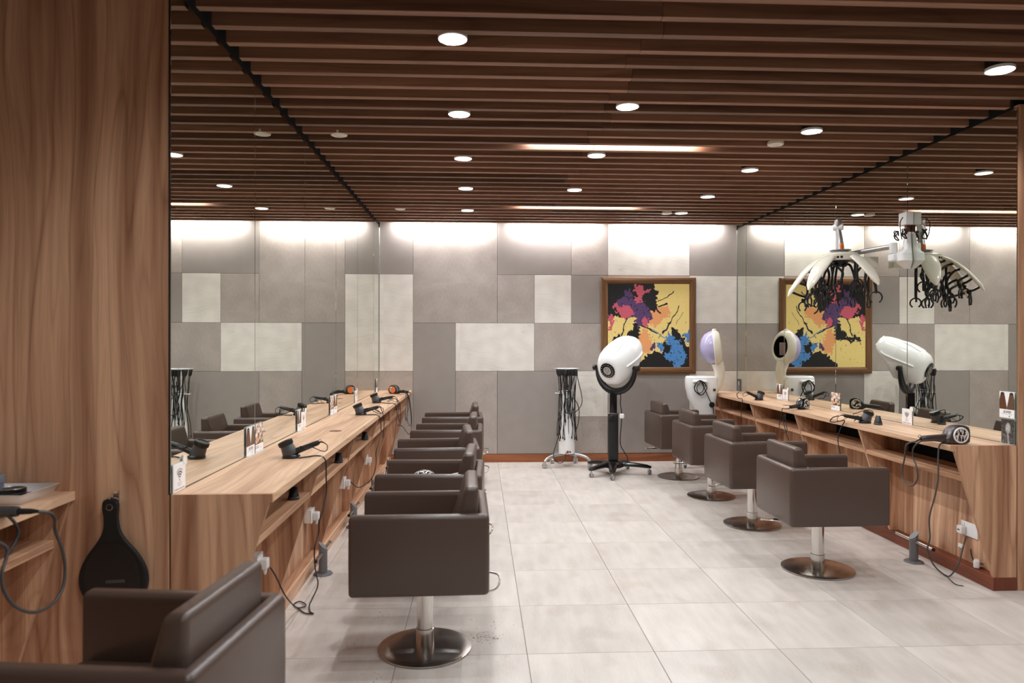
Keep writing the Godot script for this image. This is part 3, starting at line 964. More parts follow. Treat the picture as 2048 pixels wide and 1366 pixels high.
# ------------------------------------------------------------------ hood dryer on its stand
func hood_dryer():
	var at := V(1.475, 0, 7.74)
	var t := thing("hood_dryer", "white hooded hair dryer on black stand, in front of the painting", "hood dryer", at)
	var tips := [Vector3(-0.27, 0, 0.19), Vector3(-0.075, 0, 0.36), Vector3(0.39, 0, 0.06), Vector3(-0.22, 0, -0.24), Vector3(0.22, 0, -0.28)]
	obj("base_hub", lathed([[0.0, 0.075], [0.10, 0.075], [0.125, 0.09], [0.12, 0.125], [0.09, 0.145], [0.0, 0.15]], 24), M.black_gloss, t)
	for p in tips:
		var dir: Vector3 = p.normalized()
		var side := Vector3(dir.z, 0, -dir.x)
		var rings := []
		for k in 9:
			var f := k / 8.0
			var c: Vector3 = dir * lerpf(0.05, p.length() + 0.02, f)
			var y := lerpf(0.112, 0.082, f * f)
			var hw := lerpf(0.062, 0.030, f) * (1.0 if k < 8 else 0.6)
			var hh := lerpf(0.030, 0.020, f) * (1.0 if k < 8 else 0.6)
			var ring := PackedVector3Array()
			for j in 12:
				var a := TAU * j / 12
				ring.append(c + side * cos(a) * hw + Vector3(0, y + sin(a) * hh, 0))
			rings.append(ring)
		var st := S()
		loft(st, rings)
		obj("leg", st, M.black_gloss, t)
		caster(t, Vector3(p.x, 0, p.z), 0.024, M.alu, M.grey_paint)
	obj("lower_column", rbox(Vector3(0, 0.405, 0), Vector3(0.105, 0.52, 0.085), 0.016, 2), M.black, t)
	obj("upper_column", rbox(Vector3(0, 0.76, 0), Vector3(0.078, 0.26, 0.062), 0.012, 2), M.black_gloss, t)
	obj("clamp_collar", cbox(Vector3(0, 0.667, 0), Vector3(0.112, 0.014, 0.092), 0.003), M.chrome, t)
	var k := obj("height_knob", lathed([[0.0, 0.0], [0.012, 0.0], [0.012, 0.02], [0.024, 0.024], [0.026, 0.044], [0.018, 0.05], [0.0, 0.05]], 16, Transform3D(Basis(Vector3(1, 0, 0), PI / 2), Vector3(-0.03, 0.63, 0.04))), M.black, t)
	obj("cord_plug", rbox(Vector3(0.085, 0.64, 0.055), Vector3(0.05, 0.055, 0.04), 0.014, 2), M.white, t)
	obj("power_cord", tubed([Vector3(0.05, 0.92, 0.04), Vector3(0.075, 0.86, 0.05), Vector3(0.07, 0.78, 0.05), Vector3(0.085, 0.66, 0.055), Vector3(0.075, 0.5, 0.055), Vector3(0.07, 0.34, 0.055), Vector3(0.11, 0.25, 0.06), Vector3(0.15, 0.18, 0.06), Vector3(0.13, 0.13, 0.06), Vector3(0.07, 0.12, 0.055)], 0.006, 6), M.cord, t)
	# head frame: -z local of the hood points along its axis, away from the dial
	var axis := Vector3(0.60, 0.36, -0.71).normalized()
	var right := axis.cross(Vector3.UP).normalized()
	var up := right.cross(axis)
	var hb := Transform3D(Basis(right, up, -axis), Vector3(0.075, 1.235, -0.02))
	# yoke
	var yk := []
	for i in 17:
		var a := lerpf(-PI * 0.03, PI * 1.03, i / 16.0)
		var flat := 0.235
		yk.append(Vector3(0.03, 1.165, 0) + right * cos(a) * flat - Vector3(0, sin(a) * 0.26, 0))
	var yr := []
	for i in 17: yr.append(lerpf(0.020, 0.040, sin(PI * i / 16.0)))
	var st := S()
	tube(st, yk, yr, 12)
	obj("yoke", st, M.black, t)
	for sx in [-1, 1]:
		obj("pivot_knob", lathed([[0.0, 0.0], [0.018, 0.0], [0.018, 0.05], [0.029, 0.053], [0.032, 0.08], [0.022, 0.088], [0.0, 0.088]], 16, along(Vector3(0.03, 1.165, 0) + right * sx * 0.2, Vector3(0.03, 1.165, 0) + right * sx * 0.3)), M.black, t)
	# shell: stations along the axis (distance, half width, half height, lift)
	var stations := [[-0.272, 0.0, 0.0, -0.01], [-0.272, 0.085, 0.105, -0.01], [-0.262, 0.118, 0.142, -0.01], [-0.225, 0.152, 0.176, -0.006], [-0.15, 0.180, 0.196, 0.0], [-0.05, 0.196, 0.208, 0.004], [0.05, 0.200, 0.212, 0.006], [0.15, 0.196, 0.206, 0.012], [0.22, 0.184, 0.182, 0.030], [0.262, 0.166, 0.150, 0.052], [0.285, 0.140, 0.118, 0.070]]
	var rings := []
	for s in stations:
		var ring := PackedVector3Array()
		for j in 40:
			var a := TAU * j / 40
			var ca := signf(cos(a)) * pow(absf(cos(a)), 0.82)
			var sa := signf(sin(a)) * pow(absf(sin(a)), 0.82)
			# lower half is cut back towards the mouth
			var back := 0.0
			if s[0] > 0.0: back = -maxf(0.0, -sa) * 0.30 * clampf(s[0] / 0.285, 0.0, 1.0)
			ring.append(hb * Vector3(ca * s[1], sa * s[2] + s[3], -(s[0] + back)))
		rings.append(ring)
	st = S()
	loft(st, rings, false, 60.0)
	var shell := obj("hood_shell", st, M.white_gloss, t)
	st = S()
	var mouth := []
	for f in [[1.0, 0.0], [0.93, 0.004], [0.90, -0.02], [0.55, -0.2], [0.0, -0.22]]:
		var ring := PackedVector3Array()
		var last: PackedVector3Array = rings[-1]
		var c := Vector3.ZERO
		for p in last: c += p
		c /= last.size()
		for p in last: ring.append(c + (p - c) * f[0] + axis * f[1])
		mouth.append(ring)
	loft(st, mouth, false, 50.0)
	obj("hood_lining", st, M.charcoal, t)
	# flange between shell and visor
	var at_station := func(d: float) -> Vector2:
		for i in range(1, stations.size() - 1):
			if d <= stations[i + 1][0]:
				var fr: float = (d - stations[i][0]) / maxf(stations[i + 1][0] - stations[i][0], 1e-5)
				return Vector2(lerpf(stations[i][1], stations[i + 1][1], fr), lerpf(stations[i][3], stations[i + 1][3], fr))
		return Vector2(stations[-1][1], stations[-1][3])
	var fl := []
	for i in 23:
		var f := lerpf(-1.0, 1.0, i / 22.0)
		var d := lerpf(0.284, -0.17, pow(absf(f), 1.1)) if absf(f) > 0.2 else 0.284 + 0.004 * (1.0 - absf(f) * 5.0)
		var q: Vector2 = at_station.call(d)
		var px := signf(f) * (q.x + 0.002) if absf(f) > 0.2 else q.x * f * 5.0
		fl.append(hb * Vector3(px, q.y + (0.012 if absf(f) > 0.2 else lerpf(0.115, 0.012, absf(f) * 5.0)), -d))
	st = S()
	tube(st, fl, 0.012, 8)
	obj("flange", st, M.white_gloss, t)
	for sx in [-1, 1]:
		var rib := []
		for i in 9:
			var dd := lerpf(-0.15, 0.2, i / 8.0)
			rib.append(hb * Vector3(sx * lerpf(0.085, 0.062, i / 8.0), 0.188 + 0.028 * sin(PI * i / 8.0) - 0.01, -dd))
		st = S()
		tube(st, rib, 0.012, 8)
		obj("ridge", st, M.white_gloss, shell)
	# dial on the near end
	var db := hb * Transform3D(Basis(Vector3(1, 0, 0), PI / 2), Vector3(0, 0.010, 0.270))
	var dial := obj("control_dial", lathed([[0.0, 0.004], [0.080, 0.004], [0.086, 0.010], [0.082, 0.018], [0.052, 0.020], [0.048, 0.016], [0.0, 0.016]], 36, db), M.black_gloss, t)
	obj("dial_face", lathed([[0.0, 0.017], [0.046, 0.017], [0.046, 0.020], [0.0, 0.021]], 30, db), M.alu, dial)
	st = S()
	for i in 16:
		var a := TAU * i / 16
		cb(st, Vector3(cos(a) * 0.067, 0.020, sin(a) * 0.067), Vector3(0.005, 0.002, 0.005), 0.0004, 1, Vector2.ZERO, db)
	obj("dial_mark", st, M.white, dial)
	st = S()
	for i in 4:
		for j in 3:
			if (i + j) % 3 != 2: cb(st, Vector3((j - 1) * 0.018, 0.0215, (i - 1.5) * 0.016), Vector3(0.010, 0.001, 0.007), 0.0003, 1, Vector2.ZERO, db)
	obj("button", st, M.charcoal, dial)
	# faint unreadable maker's mark above the dial
	st = S()
	var mb := hb * Transform3D(Basis(Vector3(1, 0, 0), -0.42), Vector3(0, 0.118, 0.2625))
	for q in [[-0.016, 0.007], [-0.006, 0.005], [0.004, 0.007], [0.014, 0.006]]:
		cb(st, Vector3(q[0], 0, 0), Vector3(q[1], 0.011, 0.0012), 0.0003, 1, Vector2.ZERO, mb)
	obj("maker_mark", st, M.alu, t)

# ------------------------------------------------------------------ steamer in the far right corner
func steamer():
	var at := V(2.60, 0, 8.14)
	var t := thing("hair_steamer", "white hair steamer with lilac dome, in the far right corner by the counter", "steamer", at)
	for k in 5:
		var a := TAU * k / 5 + 0.3
		var tip := Vector3(cos(a) * 0.24, 0, sin(a) * 0.24)
		obj("leg", tubed([Vector3(0, 0.10, 0), tip * 0.5 + Vector3(0, 0.09, 0), tip + Vector3(0, 0.065, 0)], 0.018, 8, 4), M.white, t)
		caster(t, tip, 0.02, M.alu, M.grey_paint)
	obj("column", lathed([[0.05, 0.08], [0.045, 0.12], [0.036, 0.2], [0.036, 0.62], [0.0, 0.62]], 20), M.white, t)
	var rings := []
	for s in [[0.53, 0.045, 0.05, 0.06], [0.56, 0.085, 0.08, 0.05], [0.66, 0.115, 0.10, 0.02], [0.80, 0.160, 0.115, -0.01], [0.93, 0.178, 0.12, -0.02], [1.00, 0.180, 0.12, -0.02], [1.04, 0.176, 0.115, -0.02], [1.055, 0.16, 0.10, -0.02]]:
		var ring := PackedVector3Array()
		for j in 32:
			var a := TAU * j / 32
			ring.append(Vector3(s[3] + signf(cos(a)) * pow(absf(cos(a)), 0.6) * s[1], s[0], signf(sin(a)) * pow(absf(sin(a)), 0.6) * s[2]))
		rings.append(ring)
	var st := S()
	loft(st, rings)
	obj("tank_body", st, M.white_gloss, t)
	obj("cord_bracket", rbox(Vector3(-0.07, 0.995, 0.125), Vector3(0.16, 0.03, 0.05), 0.012, 2), M.white, t)
	obj("latch", rbox(Vector3(0.10, 0.90, 0.118), Vector3(0.03, 0.03, 0.012), 0.004, 2), M.charcoal, t)
	# swan neck from the body up to the ring
	st = S()
	tube(st, smooth([Vector3(0.10, 0.86, 0.02), Vector3(0.155, 0.93, 0.02), Vector3(0.185, 1.02, 0.02), Vector3(0.19, 1.12, 0.02), Vector3(0.165, 1.21, 0.02)], 5), [0.045, 0.048, 0.05, 0.05, 0.05, 0.052, 0.052, 0.052, 0.052, 0.053, 0.055, 0.056, 0.057, 0.058, 0.06, 0.062, 0.064, 0.066, 0.068, 0.07, 0.07], 14)
	obj("neck", st, M.cream, t)
	# hood: ring facing the mirror, lilac dome on the room side; local y = towards the mirror
	var hb := Transform3D(Basis(Vector3.UP, -0.30) * Basis(Vector3(0, 0, 1), -PI / 2 + 0.10), Vector3(0.127, 1.375, 0.008))
	var oval := func(x: float, y: float, d: float, n := 40) -> PackedVector3Array:
		var r := PackedVector3Array()
		for j in n:
			var a := TAU * j / n
			var v := sin(a) * y
			r.append(hb * Vector3(-v - (0.02 if v < 0 else 0.0) * absf(sin(a)), d, cos(a) * x))
		return r
	st = S()
	loft(st, [oval.call(0.0, 0.0, -0.155), oval.call(0.05, 0.06, -0.150), oval.call(0.10, 0.12, -0.13), oval.call(0.145, 0.172, -0.09), oval.call(0.165, 0.198, -0.04), oval.call(0.17, 0.206, 0.0)], false, 60.0)
	obj("dome", st, M.purple, t)
	st = S()
	loft(st, [oval.call(0.168, 0.204, -0.004), oval.call(0.178, 0.215, 0.0), oval.call(0.180, 0.218, 0.012), oval.call(0.172, 0.208, 0.045), oval.call(0.150, 0.180, 0.075), oval.call(0.128, 0.152, 0.085), oval.call(0.118, 0.140, 0.078), oval.call(0.116, 0.138, 0.05)], false, 60.0)
	obj("hood_ring", st, M.cream, t)
	st = S()
	loft(st, [oval.call(0.118, 0.140, 0.076), oval.call(0.112, 0.134, 0.06), oval.call(0.12, 0.145, 0.02), oval.call(0.10, 0.12, -0.06), oval.call(0.0, 0.0, -0.09)], false, 60.0)
	obj("hood_lining", st, M.black, t)
	obj("top_catch", rbox(Vector3(0.128, 1.592, 0.02), Vector3(0.035, 0.02, 0.05), 0.007, 2), M.white, t)
	obj("reflector_plate", rbox(Vector3.ZERO, Vector3(0.01, 0.15, 0.10), 0.004, 2, null, Transform3D(Basis(Vector3.UP, -0.30), Vector3(0.17, 1.37, 0.02))), mat("mauve_plate", rgb8(140, 112, 112), 0.4), t)
	# coiled cable hung on the bracket, its box and plug
	var coil := []
	for i in 34:
		var a := i * 0.62
		coil.append(Vector3(-0.075 + cos(a) * (0.055 + 0.008 * sin(i * 1.3)) + 0.02 * sin(i * 0.23), 0.93 + sin(a) * (0.075 + 0.012 * cos(i * 0.9)), 0.152 + 0.006 * sin(i * 2.1)))
	obj("coiled_cable", tubed(coil, 0.0052, 6, 2), M.cord, t)
	obj("power_cord", tubed([Vector3(-0.06, 0.99, 0.15), Vector3(0.0, 0.86, 0.15), Vector3(0.04, 0.78, 0.14), Vector3(0.075, 0.72, 0.135), Vector3(0.085, 0.62, 0.13), Vector3(0.085, 0.5, 0.12)], 0.0055, 6), M.cord, t)
	obj("inlet_box", lathed([[0.0, 0.0], [0.03, 0.0], [0.032, 0.02], [0.0, 0.022]], 18, Transform3D(Basis(Vector3(1, 0, 0), PI / 2), Vector3(0.072, 0.73, 0.10))), M.black, t)
	obj("filler_cap", rbox(Vector3(0.085, 0.545, 0.125), Vector3(0.03, 0.06, 0.03), 0.009, 2), M.white, t)

# ------------------------------------------------------------------ trolley of hanging heater leads
func lead_trolley():
	var t := thing("lead_trolley", "white pedestal trolley hung with bundles of black cables, against the end wall", "trolley", V(1.025, 0, 8.24))
	var tips := [Vector3(-0.27, 0, 0.13), Vector3(0.26, 0, 0.10), Vector3(0.13, 0, -0.2), Vector3(-0.15, 0, -0.2)]
	for p in tips:
		obj("leg", tubed([Vector3(p.x * 0.15, 0.142, p.z * 0.15), Vector3(p.x * 0.55, 0.138, p.z * 0.55), Vector3(p.x * 0.85, 0.112, p.z * 0.85), Vector3(p.x, 0.075, p.z)], 0.017, 8, 4), M.alu, t)
		caster(t, Vector3(p.x, 0, p.z), 0.030, M.alu, M.alu)
	obj("pedestal", lathed([[0.0, 0.145], [0.092, 0.145], [0.096, 0.15], [0.094, 0.30], [0.088, 0.45], [0.072, 0.62], [0.052, 0.78], [0.045, 0.86], [0.0, 0.87]], 28), M.white_gloss, t)
	obj("pedestal_foot", lathed([[0.097, 0.143], [0.1, 0.147], [0.097, 0.152]], 28), M.black, t)
	obj("pole", lathed([[0.016, 0.86], [0.016, 1.14], [0.0, 1.14]], 14), M.chrome, t)
	obj("rocker_switch", rbox(Vector3(0.0, 0.178, 0.095), Vector3(0.024, 0.032, 0.01), 0.003, 2), M.red, t)
	obj("socket_inlet", rbox(Vector3(0.028, 0.178, 0.09), Vector3(0.018, 0.018, 0.01), 0.003, 2), M.black, t)
	var ring := []
	for i in 37:
		var a := TAU * i / 36
		ring.append(Vector3(cos(a) * 0.158, 1.137, sin(a) * 0.115))
	obj("hanging_ring", tubed(ring, 0.006, 7, 1), M.alu, t)
	for a in [0.0, PI / 2]:
		obj("ring_spoke", tubed([Vector3(-cos(a) * 0.158, 1.137, -sin(a) * 0.115), Vector3(cos(a) * 0.158, 1.137, sin(a) * 0.115)], 0.004, 6, 1), M.alu, t)
	obj("lower_bar", tubed([Vector3(-0.10, 0.875, 0.06), Vector3(0.0, 0.885, 0.07), Vector3(0.09, 0.89, 0.06)], 0.004, 6, 2), M.alu, t)
	obj("side_hook", tubed([Vector3(-0.02, 0.86, 0.02), Vector3(-0.12, 0.852, 0.03), Vector3(-0.14, 0.86, 0.03)], 0.005, 6, 2), M.white, t)
	for i in 30:
		var bunch: float = [-0.105, -0.045, 0.0, 0.05, 0.10][i % 5]
		var x := bunch + rng.randf_range(-0.014, 0.014)
		var z := rng.randf_range(0.03, 0.115) if i % 3 else rng.randf_range(-0.10, 0.0)
		var bottom := rng.randf_range(0.33, 0.40)
		var pts := [Vector3(x, 1.135, z)]
		for k in range(1, 7):
			var f := k / 6.0
			pts.append(Vector3(x * (1.0 - 0.25 * sin(PI * f)) + rng.randf_range(-0.016, 0.016), lerpf(1.135, bottom, f), z * 0.9 + 0.025 * sin(f * PI) + rng.randf_range(-0.01, 0.01)))
		var st := S()
		tube(st, smooth(pts, 3), 0.0042, 5)
		lathe(st, [[0.0, -0.012], [0.011, -0.006], [0.012, 0.05], [0.005, 0.07]], 7, along(pts[0] + Vector3(0, -0.015, 0), pts[1]))
		var e: Vector3 = pts[-1]
		cb(st, e + Vector3(0, -0.012, 0), Vector3(0.014, 0.028, 0.010), 0.003)
		obj("heater_lead", st, M.cord, t)
	obj("looped_lead", tubed([Vector3(0.115, 1.13, 0.05), Vector3(0.12, 1.02, 0.07), Vector3(0.16, 0.85, 0.08), Vector3(0.165, 0.74, 0.08), Vector3(0.11, 0.66, 0.1), Vector3(0.02, 0.62, 0.115), Vector3(-0.04, 0.66, 0.12), Vector3(-0.045, 0.75, 0.12), Vector3(0.02, 0.81, 0.12), Vector3(0.09, 0.77, 0.11), Vector3(0.13, 0.66, 0.1), Vector3(0.12, 0.5, 0.09), Vector3(0.09, 0.42, 0.09)], 0.005, 6), M.cord, t)
	obj("power_cord", tubed([Vector3(-0.02, 0.178, 0.095), Vector3(-0.035, 0.10, 0.12), Vector3(-0.08, 0.062, 0.14), Vector3(-0.14, 0.08, 0.14), Vector3(-0.17, 0.16, 0.14), Vector3(-0.13, 0.30, 0.13), Vector3(-0.10, 0.42, 0.12), Vector3(-0.11, 0.60, 0.11), Vector3(-0.10, 0.85, 0.10)], 0.0045, 6), M.cord, t)

# ------------------------------------------------------------------ wall-mounted perm machine at the right mirror
func claw(st: SurfaceTool, at: Vector3, r: float, turn: float):
	var ax := Vector3(cos(turn), 0, sin(turn))
	var pts := []
	for i in 11:
		var a := lerpf(-0.28 * PI, 1.28 * PI, i / 10.0)
		pts.append(at + ax * cos(a) * r + Vector3(0, sin(a) * r - r, 0))
	tube(st, pts, 0.0062, 6)
	for e in [pts[0], pts[-1]]:
		cb(st, e, Vector3(0.012, 0.01, 0.010), 0.002)
	cb(st, at + Vector3(0, 0.012, 0), Vector3(0.016, 0.03, 0.012), 0.003)

func perm_machine():
	var d := 5.06
	var t := thing("perm_machine", "cream wall-mounted perming machine with drooping arms and dangling black clamps, right mirror", "perm machine", V(XR - 0.05, 1.95, d))
	var W: Material = M.cream
	wpart("mount_box", rbox(V(XR - 0.029, 2.358, d), Vector3(0.057, 0.092, 0.095), 0.005, 2), M.white, t)
	wpart("mount_post", cbox(V(XR - 0.020, 2.27, d), Vector3(0.03, 0.10, 0.03), 0.003), M.plinth, t)
	# tapered body
	var rings := []
	for s in [[2.262, 0.010, 0.016], [2.25, 0.016, 0.024], [2.14, 0.022, 0.036], [2.105, 0.045, 0.050], [2.05, 0.045, 0.056], [2.02, 0.030, 0.036], [1.995, 0.018, 0.018]]:
		var ring := PackedVector3Array()
		for j in 20:
			var a := TAU * j / 20
			ring.append(V(XR - s[1] - 0.001 + signf(cos(a)) * pow(absf(cos(a)), 0.5) * s[1], s[0], d + signf(sin(a)) * pow(absf(sin(a)), 0.5) * s[2]))
		rings.append(ring)
	var st := S()
	loft(st, rings, true, 30.0)
	wpart("body", st, M.white, t)
	wpart("turning_drum", lathed([[0.0, 2.11], [0.026, 2.11], [0.028, 2.115], [0.028, 2.185], [0.024, 2.19], [0.0, 2.191]], 20, Transform3D(Basis.IDENTITY, V(XR - 0.088, 0, d + 0.06))), M.white, t)
	wpart("body_bracket", rbox(V(XR - 0.080, 2.08, d + 0.05), Vector3(0.07, 0.055, 0.08), 0.01, 2), M.white, t)
	# arm: lower link to the knee, then up over the hub
	var A := V(XR - 0.09, 2.165, d + 0.07)
	var K := V(2.90, 2.15, 5.60)
	var E := V(2.818, 2.355, 5.45)
	wpart("lower_arm", tubed([A, K], 0.019, 12, 1), M.alu, t)
	wpart("upper_arm", tubed([K, E], 0.021, 12, 1), M.alu, t)
	wpart("elbow_joint", lathed([[0.0, -0.036], [0.024, -0.036], [0.026, -0.03], [0.026, 0.03], [0.024, 0.036], [0.0, 0.036]], 18, along(E - Vector3(0.0, 0, 0), E + Vector3(0.8, 0, 0.6))), M.white, t)
	wpart("elbow_cap", rbox(E + Vector3(0, 0.03, 0), Vector3(0.045, 0.07, 0.05), 0.014, 2), M.alu, t)
	wpart("knee_joint", lathed([[0.0, -0.03], [0.028, -0.03], [0.028, 0.03], [0.0, 0.03]], 16, Transform3D(Basis.IDENTITY, K)), M.alu, t)
	var hub := V(2.825, 2.115, 5.43)
	wpart("neck", tubed([E + Vector3(0, -0.01, 0), Vector3(hub.x, 2.25, (E.z + hub.z) / 2), hub + Vector3(0, 0.05, 0)], [0.02, 0.021, 0.022, 0.023, 0.024, 0.025, 0.026, 0.027, 0.028, 0.029, 0.030, 0.030, 0.031], 14), M.alu, t)
	wpart("neck_label", rbox(hub + Vector3(0.0, 0.085, 0.0), Vector3(0.03, 0.05, 0.064), 0.01, 2), M.orange, t)
	wpart("turntable", lathed([[0.0, 0.03], [0.075, 0.03], [0.08, 0.036], [0.08, 0.042], [0.055, 0.046], [0.055, 0.052], [0.078, 0.054], [0.078, 0.06], [0.0, 0.062]], 28, Transform3D(Basis.IDENTITY, hub)), M.alu, t)
	var ringpart := wpart("hub_ring", lathed([[0.10, -0.028], [0.135, -0.03], [0.14, -0.024], [0.138, 0.018], [0.125, 0.03], [0.0, 0.032]], 36, Transform3D(Basis.IDENTITY, hub)), W, t)
	wpart("hub_core", lathed([[0.0, -0.07], [0.045, -0.07], [0.06, -0.03], [0.10, -0.026], [0.0, 0.0]], 20, Transform3D(Basis.IDENTITY, hub)), M.black, t)
	st = S()
	for k in 9:
		var a := 0.35 * PI + (k - 4) * 0.19 + (0.5 if k > 5 else 0.0)
		var p := hub + Vector3(cos(a) * 0.139, -0.008, sin(a) * 0.139)
		wpart("socket_window", cbox(Vector3.ZERO, Vector3(0.004, 0.018, 0.018), 0.001, 1, Vector2.ZERO, Transform3D(Basis(Vector3.UP, -a), p)), M.black, t)
	wpart("arm_box", rbox(V(3.04, 2.075, 5.40), Vector3(0.115, 0.085, 0.07), 0.006, 2), W, t)
	wpart("arm_box_tongue", rbox(V(2.965, 2.095, 5.41), Vector3(0.08, 0.045, 0.09), 0.006, 2), W, t)
	# drooping petal arms
	var petals := [[PI * 1.03, 0.40, 0.30], [PI * 0.83, 0.41, 0.265], [PI * 0.40, 0.36, 0.235]]
	var spots := []
	for p in petals:
		var rad := Vector3(cos(p[0]), 0, sin(p[0]))
		var side := Vector3(-rad.z, 0, rad.x)
		var rs := []
		var pos := func(f: float) -> Vector3:
			return hub + rad * lerpf(0.11, p[1], f) + Vector3(0, -0.005 + 0.02 * sin(f * PI) - p[2] * pow(maxf(f, 0.0), 1.35), 0)
		for k in 13:
			var f := k / 12.0
			var c: Vector3 = pos.call(f)
			var tg: Vector3 = (pos.call(f + 0.02) - pos.call(f - 0.02)).normalized()
			var nrm := side.cross(tg).normalized()
			if nrm.y < 0: nrm = -nrm
			var w := 0.066 * pow(sin(PI * clampf(0.12 + 0.86 * f, 0.0, 1.0)), 0.6)
			if k == 12: w = 0.006
			var ring := PackedVector3Array()
			for j in 14:
				var a := TAU * j / 14
				var hgt := 0.022 * sin(a) if sin(a) > 0 else 0.012 * maxf(sin(a), -0.5)
				ring.append(c + side * cos(a) * w + nrm * hgt * (1.0 if k < 12 else 0.3))
			rs.append(ring)
			if k in [2, 4, 6, 8, 9, 11]: spots.append([c - nrm * 0.010 + side * rng.randf_range(-0.02, 0.02), f, rad])
		st = S()
		loft(st, rs, true, 70.0)
		wpart("petal_arm", st, W, t)
	for k in 5:
		var a := TAU * k / 5
		spots.append([hub + Vector3(cos(a) * 0.05, -0.05, sin(a) * 0.05), -1.0, Vector3.ZERO])
	# dangling clamps
	for s in spots:
		var p: Vector3 = s[0]
		var drop: float = rng.randf_range(0.20, 0.34) if s[1] < 0 else lerpf(0.24, 0.09, s[1]) + rng.randf_range(-0.06, 0.05)
		var inward: Vector3 = s[2] * -0.05
		var sway := inward + Vector3(rng.randf_range(-0.05, 0.05), 0, rng.randf_range(-0.05, 0.05))
		var e := p + sway + Vector3(0, -drop, 0)
		if e.y < 1.77: e.y = 1.77 + rng.randf() * 0.08
		st = S()
		tube(st, smooth([p, p + sway * 0.7 + Vector3(0, -0.02, 0), p + sway * 1.35 + Vector3(0, -drop * 0.5, 0), e], 4), 0.0095, 6)
		claw(st, e, rng.randf_range(0.034, 0.045), rng.randf() * PI)
		wpart("heat_clamp", st, M.black, t)
	for k in 2:
		var c := V(XR - 0.075, 2.24, d + (0.045 if k else -0.055))
		var tie := []
		for i in 15: tie.append(c + Vector3(cos(i * 1.1) * 0.016, sin(i * 0.7) * 0.035, sin(i * 1.1) * 0.012))
		wpart("tied_cable", tubed(tie, 0.005, 5, 3), M.cord, t)
	wpart("feed_cable", tubed([V(XR - 0.085, 2.36, d - 0.05), V(XR - 0.11, 2.32, d - 0.06), V(XR - 0.105, 2.25, d - 0.06), V(XR - 0.09, 2.20, d - 0.05)], 0.004, 6), M.cord, t)

